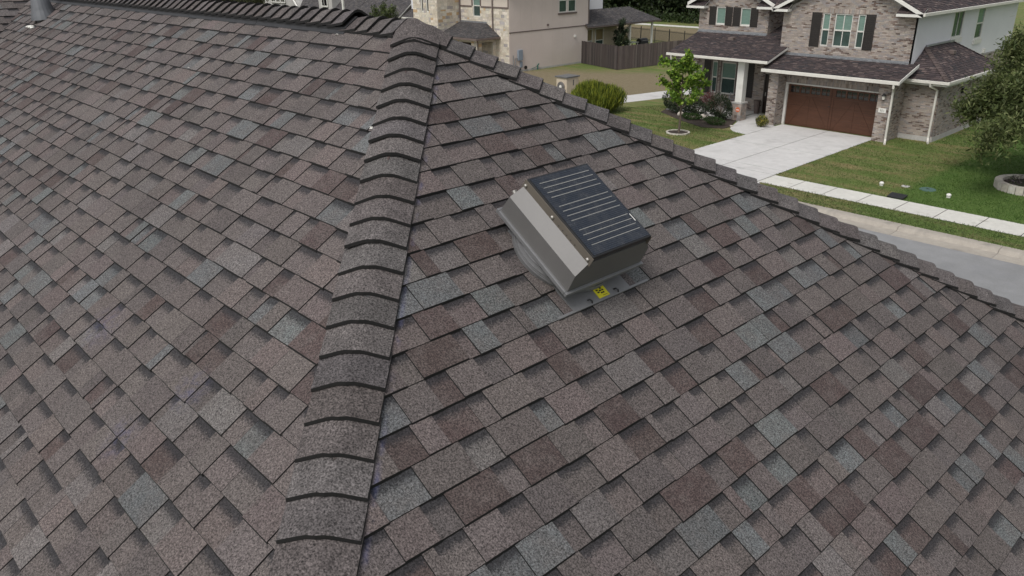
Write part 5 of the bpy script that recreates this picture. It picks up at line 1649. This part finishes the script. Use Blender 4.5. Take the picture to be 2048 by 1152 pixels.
# grass blades over the lawns that the picture shows close enough to need them
def in_poly(x, y, poly):
    c = np.zeros(len(x), bool); n = len(poly)
    for i in range(n):
        (x0, y0), (x1, y1) = poly[i], poly[(i + 1) % n]
        m = ((y0 > y) != (y1 > y)) & (x < (x1 - x0) * (y - y0) / (y1 - y0 + 1e-12) + x0)
        c ^= m
    return c
def blades(name, label, areas, dens, pal, hgt, seed, holes=()):
    g = np.random.default_rng(seed)
    X, Y = [], []
    for poly in areas:
        xs = [p[0] for p in poly]; ys = [p[1] for p in poly]
        n = int((max(xs) - min(xs)) * (max(ys) - min(ys)) * dens)
        x = g.uniform(min(xs), max(xs), n); y = g.uniform(min(ys), max(ys), n)
        m = in_poly(x, y, poly)
        for h in holes:
            m &= ~in_poly(x, y, h)
        X.append(x[m]); Y.append(y[m])
    x = np.concatenate(X); y = np.concatenate(Y); n = len(x)
    an = g.uniform(0, 6.283, n); w = g.uniform(0.008, 0.02, n); h = hgt * g.uniform(0.5, 1.3, n)
    dx, dy = np.cos(an) * w, np.sin(an) * w
    lx, ly = g.normal(size=n) * h * 0.6, g.normal(size=n) * h * 0.6
    z = np.zeros(n)
    V = np.stack([np.stack([x - dx, y - dy, z], 1), np.stack([x + dx, y + dy, z], 1), np.stack([x + lx, y + ly, h], 1)], 1).reshape(-1, 3)
    F = np.arange(n * 3).reshape(n, 3)
    # straw grows where the lawn is thin: streaks along the mowing direction
    st = np.sin(y * 2.6 + x * 0.35 + 1.6 * np.sin(x * 0.8) + 1.2 * np.sin(y * 0.9)) * 0.5 + np.sin(y * 6.3 - x * 1.1 + 2 * np.sin(x * 0.5)) * 0.32 + np.sin(x * 2.9 + 1.7 * np.sin(y * 1.3)) * 0.22 + g.normal(size=n) * 0.28
    pal = np.array(pal)
    ci = np.where(st > 0.50, 0, np.where(st > -0.05, 1, 2))
    cols = pal[ci] * (1 + 0.25 * g.uniform(-1, 1, n))[:, None]
    o = bpy.data.objects.new(name, fast_mesh(name, V, F, cols, 'grass')); COL.objects.link(o)
    tag(o, label, 'grass'); o['kind'] = 'stuff'
THIN = ((0.27, 0.225, 0.110), (0.138, 0.180, 0.054), (0.100, 0.145, 0.038))
LUSH = ((0.105, 0.170, 0.042), (0.078, 0.148, 0.030), (0.060, 0.120, 0.022))
circ = lambda cx, cy, r: [(cx + r * math.cos(k * 0.35), cy + r * math.sin(k * 0.35)) for k in range(18)]
blades('lawn_grass', 'mown yellow-green grass around the young tree and along the driveway', [[(-33, 31), (-21.27, 31), (-21.27, 36.6), (-22.2, 36.82), (-23.0, 37.0), (-24.0, 36.5), (-25.8, 37.25), (-28.3, 38.6), (-29.0, 41.5), (-32.0, 36.5)]], 330, THIN, 0.045, 81, [circ(-24.12, 34.5, 0.6)])
blades('lawn_grass', 'thin mown grass with straw streaks right of the garage', [[(-16.17, 30.25), (-11.4, 30.25), (-11.3, 41.1), (-15.5, 41.1), (-15.5, 39.5), (-16.17, 39.5)]], 330, THIN, 0.045, 82)
blades('lawn_grass', 'lush dark green grass around the stone planter', [[(-11.4, 30.25), (-2, 30.25), (-2, 46), (-13.7, 46), (-13.7, 41.1), (-11.3, 41.1)]], 300, LUSH, 0.05, 83, [circ(-7.95, 35.2, 1.18)])
blades('lawn_grass', 'narrow strip of grass between sidewalk and kerb', [[(-15.95, 28.93), (-14.98, 27.43), (2, 27.43), (2, 28.93)]], 420, ((0.16, 0.15, 0.066), (0.095, 0.13, 0.04), (0.07, 0.108, 0.03)), 0.05, 84)
